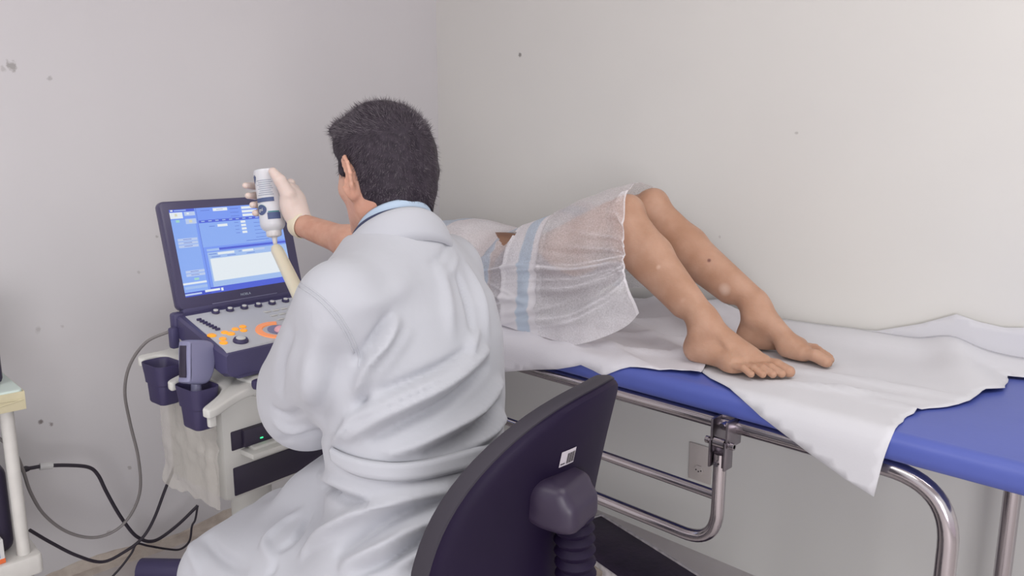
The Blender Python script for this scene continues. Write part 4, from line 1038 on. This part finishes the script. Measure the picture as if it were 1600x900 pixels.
b = MB(PW); b.lathe([(.010, -.09), (.017, -.085), (.0185, -.05), (.0175, .0), (.0155, .035)], (0, 0, 0), (0, 0, 1), 24); b.tube(catmull([(0, 0, -.085), (.0, .0, -.12), (.03, .03, -.2), (.0, .12, -.32)], 8), .004, 8); b.build('probe_handle', m_lav, prb)
# ------------------------------------------------------------------ patient lying on the bed, knees up
m_skinp = mat('patient_skin', (188, 150, 128), rough=.5, sss=.15, rgb2=(174, 134, 110), noise_scale=16, bump=.16, bump_scale=160, spec=.35)
pat = empty('person', (-1.55, 1.75, ZT), 'patient lying on the bed with bent bare legs, wearing a sheer white gown', 'person')
ZB = ZT + .012
K1, K2 = np.array((-1.215, 1.635, 1.146)), np.array((-1.250, 1.80, 1.155))
A1, A2 = np.array((-.945, 1.598, .895)), np.array((-.915, 1.80, .905))
def leg(P, K, A, hip, out):
    mid = K * .62 + A * .38; calf = mid + (-.035, 0, -.02)
    d = chainf(P, [hip, hip * .45 + K * .55, K + (-.01, 0, -.012)], [.098, .076, .048], k=.02)
    d = smin(d, el(P, K + (.010, 0, .014), (.036, .040, .038)), .03)
    d = smin(d, chainf(P, [K + (.0, 0, -.01), mid, A + (-.012, 0, .03)], [.044, .046, .032], k=.02), .025)
    d = smin(d, rc(P, K * .80 + A * .20 + (-.034, 0, -.034), K * .22 + A * .78 + (-.010, 0, -.012), .045, .030), .035)
    return d
def foot(P, A, ang, side):            # side: +1 the big toe lies towards +y
    c, s = math.cos(ang), math.sin(ang)
    def T(f, l, z): return np.array((A[0] + c * f - s * l * side, A[1] + s * f + c * l * side, z))
    z0 = ZB
    d = smin(rc(P, A + (0, 0, .0), T(-.014, .0, z0 + .030), .034, .030), rc(P, T(-.016, 0, z0 + .028), T(.02, 0, z0 + .03), .029, .028), .02)
    d = smin(d, el(P, T(.0, .026, A[2] - .012), (.016, .014, .016)), .014); d = smin(d, el(P, T(-.004, -.028, A[2] - .020), (.016, .013, .016)), .014)
    d = smin(d, rc(P, T(.015, .004, A[2] - .01), T(.105, .016, z0 + .034), .034, .024), .03)
    d = smin(d, rc(P, T(.0, -.012, z0 + .028), T(.105, -.032, z0 + .018), .027, .018), .025)
    d = smin(d, rc(P, T(.10, .022, z0 + .024), T(.145, .026, z0 + .020), .025, .021), .02)
    d = smin(d, rc(P, T(.098, -.030, z0 + .017), T(.128, .010, z0 + .018), .018, .018), .025)
    toes = [((.148, .030), (.206, .034), .0155, .0145), ((.150, .006), (.203, .009), .0098, .0096), ((.143, -.012), (.192, -.010), .0092, .0090), ((.132, -.029), (.178, -.028), .0088, .0086), ((.118, -.045), (.160, -.046), .0086, .0084)]
    for (a, b_, ra, rb) in toes:
        m = ((a[0] + b_[0]) / 2, (a[1] + b_[1]) / 2)
        t = rc(P, T(a[0] - .02, a[1], z0 + .018), T(m[0], m[1], z0 + .021), ra, ra * .92); t = smin(t, rc(P, T(m[0], m[1], z0 + .020), T(b_[0], b_[1], z0 + .011), ra * .9, rb), .004)
        t = smax(t, -el(P, T(b_[0] + .004, b_[1], z0 + .011 + rb * 1.12), (.009, rb * .62, .003)), .0012)
        d = smin(d, t, .0012)
    for i, a in enumerate(((.06, .02), (.07, .008), (.075, -.004), (.07, -.016))):
        d = smin(d, rc(P, T(.03, a[1] * .4, A[2] - .012 + .018), T(.125, a[1] * 1.8, z0 + .036 - .006 * i), .004, .003), .014)
    d = smax(d, z0 - .001 - P[:, 2], .004)
    return d
def leg_full(P):
    d1 = smin(leg(P, K1, A1, np.array((-1.58, 1.655, .93)), 1), foot(P, A1, math.radians(-4), 1), .03)
    d2 = smin(leg(P, K2, A2, np.array((-1.58, 1.83, .93)), -1), foot(P, A2, math.radians(-3), -1), .03)
    d = np.minimum(d1, d2)
    for (K, A, yy) in ((K1, A1, 0), (K2, A2, 0)):     # shin bone edge
        d = smin(d, rc(P, K * 1.0 + A * .0 + (.034, -.004, .014), K * .2 + A * .8 + (.016, -.002, .012), .012, .010), .02)
    w = nz3(P, 26, .5) * .0016
    return (d - w).astype(np.float32)
V1, F1 = surf(leg_full, (-1.34, 1.48, ZT), (-.66, 1.92, 1.24), .0028)
def trunk2(P):
    d = smin(rc(P, (-1.58, 1.655, .93), K1 * .9 + np.array((-1.58, 1.655, .93)) * .1, .10, .058), rc(P, (-1.58, 1.83, .93), K2 * .9 + np.array((-1.58, 1.83, .93)) * .1, .10, .058), .02)
    d = smin(d, el(P, (-1.60, 1.745, .925), (.13, .175, .115)), .05)
    d = smin(d, el(P, (-1.78, 1.745, .925), (.16, .15, .120)), .06); d = smin(d, el(P, (-1.95, 1.745, .93), (.17, .165, .115)), .06)
    d = smin(d, rc(P, (-2.06, 1.62, .93), (-2.06, 1.87, .93), .062, .062), .05); d = smin(d, rc(P, (-2.10, 1.745, .93), (-2.2, 1.745, .94), .055, .05), .03)
    d = smin(d, el(P, (-2.28, 1.745, .955), (.098, .074, .088)), .02); d = smin(d, rc(P, (-2.26, 1.745, 1.03), (-2.24, 1.745, 1.05), .012, .012), .012)
    d = smin(d, chainf(P, [(-2.06, 1.59, .93), (-1.88, 1.56, .87), (-1.70, 1.575, .86)], [.045, .036, .028], k=.01), .02)
    d = smin(d, chainf(P, [(-2.06, 1.93, .93), (-1.85, 1.98, .86), (-1.66, 1.97, .85)], [.045, .038, .028], k=.01), .02)
    return smax(d, ZT + .008 - P[:, 2], .01)
V2, F2 = surf(trunk2, (-2.42, 1.46, ZT), (-1.15, 2.06, 1.24), .008); V2 = relax(V2, F2, 2, .4)
b = MB(); b.add(V1, F1); b.add(V2, F2); b.build('body', m_skinp, pat, auto=False)
f = lambda P: smax(el(P, (-2.30, 1.745, .945), (.105, .085, .09)) - nz3(P, 60, 1).astype(np.float32) * .003, P[:, 0] + 2.26 - .3 * (P[:, 2] - .95), .01)
V, F = surf(f, (-2.45, 1.62, .82), (-2.18, 1.87, 1.08), .006); b = MB(); b.add(V, F); b.build('hair', m_hair, pat, auto=False)
f = lambda P: smin(smin(smin(rc(P, (-1.58, 1.655, .93), np.array((-1.46, 1.65, .985)), .104, .092), rc(P, (-1.58, 1.83, .93), (-1.46, 1.82, .985), .104, .092), .03), el(P, (-1.60, 1.745, .925), (.13, .18, .12)), .05), el(P, (-1.78, 1.745, .925), (.06, .15, .11)), .05)
V, F = surf(f, (-1.78, 1.46, ZT), (-1.38, 2.06, 1.12), .008); m_und = mat('mauve_underwear', (120, 104, 112), rough=.85)
b = MB(); b.add(relax(V, F, 1), F); b.build('briefs', m_und, pat, auto=False)
# a healed scrape and two pale patches on the shins
nt = m_skinp.node_tree; bs = nt.nodes['Principled BSDF']; cur = bs.inputs['Base Color'].links[0].from_socket; gp = nt.nodes.new('ShaderNodeNewGeometry')
for (u, v, yw, r_, c_) in ((1108, 407, 1.765, .0045, (96, 50, 52)), (1070, 470, 1.58, .010, (222, 196, 182)), (1030, 418, 1.58, .006, (216, 186, 168)), (1133, 452, 1.765, .013, (214, 186, 170)), (1150, 600, 1.5, .0, (0, 0, 0))):
    if r_ == 0: continue
    d_ = nt.nodes.new('ShaderNodeVectorMath'); d_.operation = 'DISTANCE'; d_.inputs[1].default_value = on_y(u, v, yw); nt.links.new(gp.outputs['Position'], d_.inputs[0])
    m_ = nt.nodes.new('ShaderNodeMapRange'); nt.links.new(d_.outputs['Value'], m_.inputs['Value']); m_.inputs['From Min'].default_value = r_ * .5; m_.inputs['From Max'].default_value = r_ * 1.5; m_.inputs['To Min'].default_value = .8; m_.inputs['To Max'].default_value = 0
    x_ = nt.nodes.new('ShaderNodeMix'); x_.data_type = 'RGBA'; nt.links.new(m_.outputs['Result'], x_.inputs['Factor']); nt.links.new(cur, x_.inputs['A']); x_.inputs['B'].default_value = lin(c_); cur = x_.outputs['Result']
nt.links.new(cur, bs.inputs['Base Color'])
# gown: sheer non-woven with light blue bands
mg = mat('sheer_gown', (244, 243, 248), rough=.85, spec=.1, bump=.15, bump_scale=260)
nt = mg.node_tree; L = nt.links; bs = nt.nodes['Principled BSDF']; out = nt.nodes['Material Output']
geo = nt.nodes.new('ShaderNodeTexCoord'); uvn = nt.nodes.new('ShaderNodeUVMap'); sep = nt.nodes.new('ShaderNodeSeparateXYZ'); L.new(uvn.outputs['UV'], sep.inputs[0])
def ramp(stops, interp='LINEAR'):
    r = nt.nodes.new('ShaderNodeValToRGB'); r.color_ramp.interpolation = interp; e = r.color_ramp.elements
    e[0].position, e[0].color = stops[0][0], stops[0][1]; e[1].position, e[1].color = stops[-1][0], stops[-1][1]
    for p, c in stops[1:-1]: n = e.new(p); n.color = c
    L.new(sep.outputs['X'], r.inputs['Fac']); return r
g1_ = lambda v: (v, v, v, 1)
WH = lin((244, 243, 248)); BL = lin((208, 222, 238))
col = ramp([(0, WH), (.10, WH), (.105, BL), (.16, BL), (.165, WH), (.395, WH), (.40, BL), (.44, BL), (.445, WH), (.575, WH), (.58, BL), (.625, BL), (.63, WH), (1, WH)])
op = ramp([(0, g1_(.8)), (.30, g1_(.85)), (.36, g1_(.75)), (.44, g1_(.84)), (.45, g1_(.55)), (.51, g1_(.55)), (.515, g1_(.90)), (.64, g1_(.92)), (.655, g1_(.95)), (.66, g1_(.50)), (.98, g1_(.46)), (.985, g1_(.85)), (1, g1_(.85))])
L.new(col.outputs['Color'], bs.inputs['Base Color'])
tr_ = nt.nodes.new('ShaderNodeBsdfTransparent'); mx = nt.nodes.new('ShaderNodeMixShader'); nz_ = nt.nodes.new('ShaderNodeTexNoise'); nz_.inputs['Scale'].default_value = 240; nz_.inputs['Detail'].default_value = 6
L.new(geo.outputs['Object'], nz_.inputs['Vector'])
ma = nt.nodes.new('ShaderNodeMath'); ma.operation = 'MULTIPLY_ADD'; L.new(nz_.outputs['Fac'], ma.inputs[0]); ma.inputs[1].default_value = .6; ma.inputs[2].default_value = -.30
ad = nt.nodes.new('ShaderNodeMath'); ad.operation = 'ADD'; ad.use_clamp = True; L.new(ma.outputs[0], ad.inputs[0]); L.new(op.outputs['Color'], ad.inputs[1])
lp = nt.nodes.new('ShaderNodeMapRange'); L.new(sep.outputs['Y'], lp.inputs['Value']); lp.inputs['From Min'].default_value = .0; lp.inputs['From Max'].default_value = .26; lp.inputs['To Min'].default_value = .28; lp.inputs['To Max'].default_value = 0
ad2 = nt.nodes.new('ShaderNodeMath'); ad2.operation = 'ADD'; ad2.use_clamp = True; L.new(ad.outputs[0], ad2.inputs[0]); L.new(lp.outputs['Result'], ad2.inputs[1])
uv2 = nt.nodes.new('ShaderNodeUVMap'); uv2.uv_map = 'Doubled'; sp2 = nt.nodes.new('ShaderNodeSeparateXYZ'); L.new(uv2.outputs['UV'], sp2.inputs[0])
ad3 = nt.nodes.new('ShaderNodeMath'); ad3.operation = 'ADD'; ad3.use_clamp = True; L.new(ad2.outputs[0], ad3.inputs[0]); L.new(sp2.outputs['X'], ad3.inputs[1]); ad2 = ad3; uvn.uv_map = 'UVMap'
tl = nt.nodes.new('ShaderNodeBsdfTranslucent'); L.new(col.outputs['Color'], tl.inputs['Color']); m2 = nt.nodes.new('ShaderNodeMixShader'); m2.inputs[0].default_value = .3
L.new(bs.outputs[0], m2.inputs[1]); L.new(tl.outputs[0], m2.inputs[2])
L.new(ad2.outputs[0], mx.inputs[0]); L.new(tr_.outputs[0], mx.inputs[1]); L.new(m2.outputs[0], mx.inputs[2]); L.new(mx.outputs[0], out.inputs['Surface'])
ZL = ZT + .014
NET = [  # from the chest to the hem at the knee; each row front-bottom -> over the top -> back-bottom
 [(-2.12, 1.50, ZL), (-2.12, 1.52, .90), (-2.12, 1.58, 1.0), (-2.12, 1.68, 1.045), (-2.12, 1.80, 1.045), (-2.12, 1.93, .98), (-2.12, 1.99, .86)],
 [(-1.98, 1.50, ZL), (-1.98, 1.515, .92), (-1.98, 1.56, 1.03), (-1.98, 1.66, 1.075), (-1.98, 1.80, 1.07), (-1.98, 1.95, 1.0), (-1.98, 2.0, .86)],
 [(-1.86, 1.50, ZL), (-1.85, 1.515, .92), (-1.85, 1.56, 1.03), (-1.84, 1.64, 1.075), (-1.84, 1.79, 1.07), (-1.84, 1.94, 1.0), (-1.84, 2.02, .86)],
 [(-1.74, 1.53, ZL), (-1.74, 1.54, .90), (-1.74, 1.57, .99), (-1.74, 1.65, 1.048), (-1.74, 1.78, 1.055), (-1.74, 1.93, .99), (-1.74, 2.03, .86)],
 [(-1.63, 1.525, ZL), (-1.64, 1.535, .91), (-1.64, 1.56, 1.01), (-1.64, 1.64, 1.07), (-1.64, 1.78, 1.075), (-1.64, 1.93, 1.0), (-1.64, 2.03, .86)],
 [(-1.50, 1.50, ZL), (-1.52, 1.52, .93), (-1.53, 1.55, 1.04), (-1.54, 1.63, 1.105), (-1.54, 1.78, 1.11), (-1.54, 1.91, 1.03), (-1.54, 2.0, .87)],
 [(-1.38, 1.49, ZL), (-1.41, 1.515, .94), (-1.42, 1.54, 1.06), (-1.43, 1.62, 1.145), (-1.44, 1.78, 1.158), (-1.44, 1.89, 1.07), (-1.44, 1.96, .88)],
 [(-1.255, 1.487, ZL), (-1.28, 1.515, .95), (-1.30, 1.545, 1.07), (-1.31, 1.61, 1.18), (-1.34, 1.78, 1.20), (-1.34, 1.88, 1.10), (-1.34, 1.93, .90)],
 [(-1.12, 1.50, .875), (-1.165, 1.525, .985), (-1.19, 1.56, 1.09), (-1.225, 1.61, 1.201), (-1.28, 1.79, 1.215), (-1.26, 1.875, 1.12), (-1.26, 1.91, .93)],
 [(-1.068, 1.502, .925), (-1.13, 1.532, 1.0), (-1.155, 1.556, 1.09), (-1.192, 1.612, 1.206), (-1.255, 1.79, 1.218), (-1.22, 1.872, 1.13), (-1.22, 1.905, .95)]]
NET = np.array(NET)
A = np.stack([catmull(NET[:, j], 20) for j in range(NET.shape[1])], 1)
G = np.stack([catmull(A[i], 30) for i in range(A.shape[0])], 0)
ni, nj = G.shape[:2]
du = np.gradient(G, axis=0); dv = np.gradient(G, axis=1); NN = np.cross(du, dv); NN /= np.linalg.norm(NN, axis=2)[..., None] + 1e-9
ui = np.linspace(0, 1, ni)[:, None] * np.ones((1, nj)); vj = np.linspace(0, 1, nj)[None, :] * np.ones((ni, 1))
def rid(cu, cv, su, sv, an, h):
    a = (ui - cu) * math.cos(an) + (vj - cv) * math.sin(an); c = -(ui - cu) * math.sin(an) + (vj - cv) * math.cos(an); return h * np.exp(-(a / su) ** 2 - (c / sv) ** 2)
D = np.zeros((ni, nj)); K_ = 2.0
for k, (cu, cv, su, sv, an, h) in enumerate([(.80, .24, .22, .010, .05, .009), (.84, .29, .16, .010, -.10, -.006), (.9, .34, .10, .008, -.15, .006), (.93, .40, .08, .008, -.2, .005), (.78, .17, .16, .012, .12, .006), (.85, .12, .14, .012, .3, .007),
        (.72, .06, .12, .014, .2, .007), (.95, .20, .05, .010, -.1, .006), (.55, .25, .10, .009, .08, .006), (.50, .12, .12, .012, -.1, .006), (.62, .08, .1, .012, .3, .006), (.94, .48, .06, .012, .5, .005), (.40, .30, .06, .02, .6, .008), (.45, .40, .06, .02, .9, .006), (.66, .3, .006, .25, 0, .004), (.515, .3, .006, .25, 0, .004)]):
    D += rid(cu, cv, su, sv, an, h * K_)
DB = np.zeros((ni, nj))                    # creases where the cloth lies double
for (cu, cv, su, sv, an, h) in [(.62, .245, .45, .0035, -.03, .5), (.88, .262, .14, .003, .05, .45), (.90, .29, .12, .0028, -.25, .35), (.91, .33, .12, .003, -.32, .3), (.94, .40, .08, .003, -.4, .25), (.93, .22, .10, .003, .25, .35), (.86, .19, .16, .0028, .12, .3), (.70, .20, .22, .0025, .10, .3), (.80, .10, .18, .003, .3, .3), (.74, .06, .18, .003, .35, .3), (.50, .16, .12, .003, -.5, .3), (.52, .10, .12, .003, .4, .3), (.60, .05, .12, .003, .5, .3)]:
    q = rid(cu, cv, su, sv, an, 1.0); DB += q * h; D += q * .0045
sgn = 1 if NN[ni // 2, nj // 2, 2] > 0 else -1
nse = np.array([[noise.noise(Vector((p[0] * 16, p[1] * 16, p[2] * 16))) for p in r] for r in G])
G = G + NN * sgn * (D * .9 + nse * .006)[..., None]
G[:, :, 2] = np.maximum(G[:, :, 2], ZT + .012)
V = G.reshape(-1, 3); F = []; UVq = []
hole = lambda i, j: False
skinc = np.array(on_y(789, 369, 1.70))
for i in range(ni - 1):
    for j in range(nj - 1):
        c = (G[i, j] + G[i + 1, j + 1]) / 2
        X_, Y_ = (c[0] + c[1]) * R2, (c[1] - c[0]) * R2; fw = Y_ * CP - (c[2] - CAM_H) * SP; u_ = 800 + FPX * X_ / fw; v_ = 450 - FPX * ((c[2] - CAM_H) * CP + Y_ * SP) / fw
        if j < nj * .55 and 363 < v_ < 384 and abs(u_ - 790 + (v_ - 363) * .15) < 17 - (v_ - 363) * .75: continue
        F.append([i * nj + j, i * nj + j + 1, (i + 1) * nj + j + 1, (i + 1) * nj + j])
o = build('gown', V, F, mg, pat, True)
uvl = o.data.uv_layers.new(name='UVMap'); uv = np.stack([ui.reshape(-1), vj.reshape(-1)], 1)
vi = np.zeros(len(o.data.loops), np.int32); o.data.loops.foreach_get('vertex_index', vi); uvl.data.foreach_set('uv', uv[vi].reshape(-1).astype(np.float32))
uv2_ = o.data.uv_layers.new(name='Doubled'); u2 = np.stack([np.clip(DB, 0, 1).reshape(-1), 0 * DB.reshape(-1)], 1); uv2_.data.foreach_set('uv', u2[vi].reshape(-1).astype(np.float32))
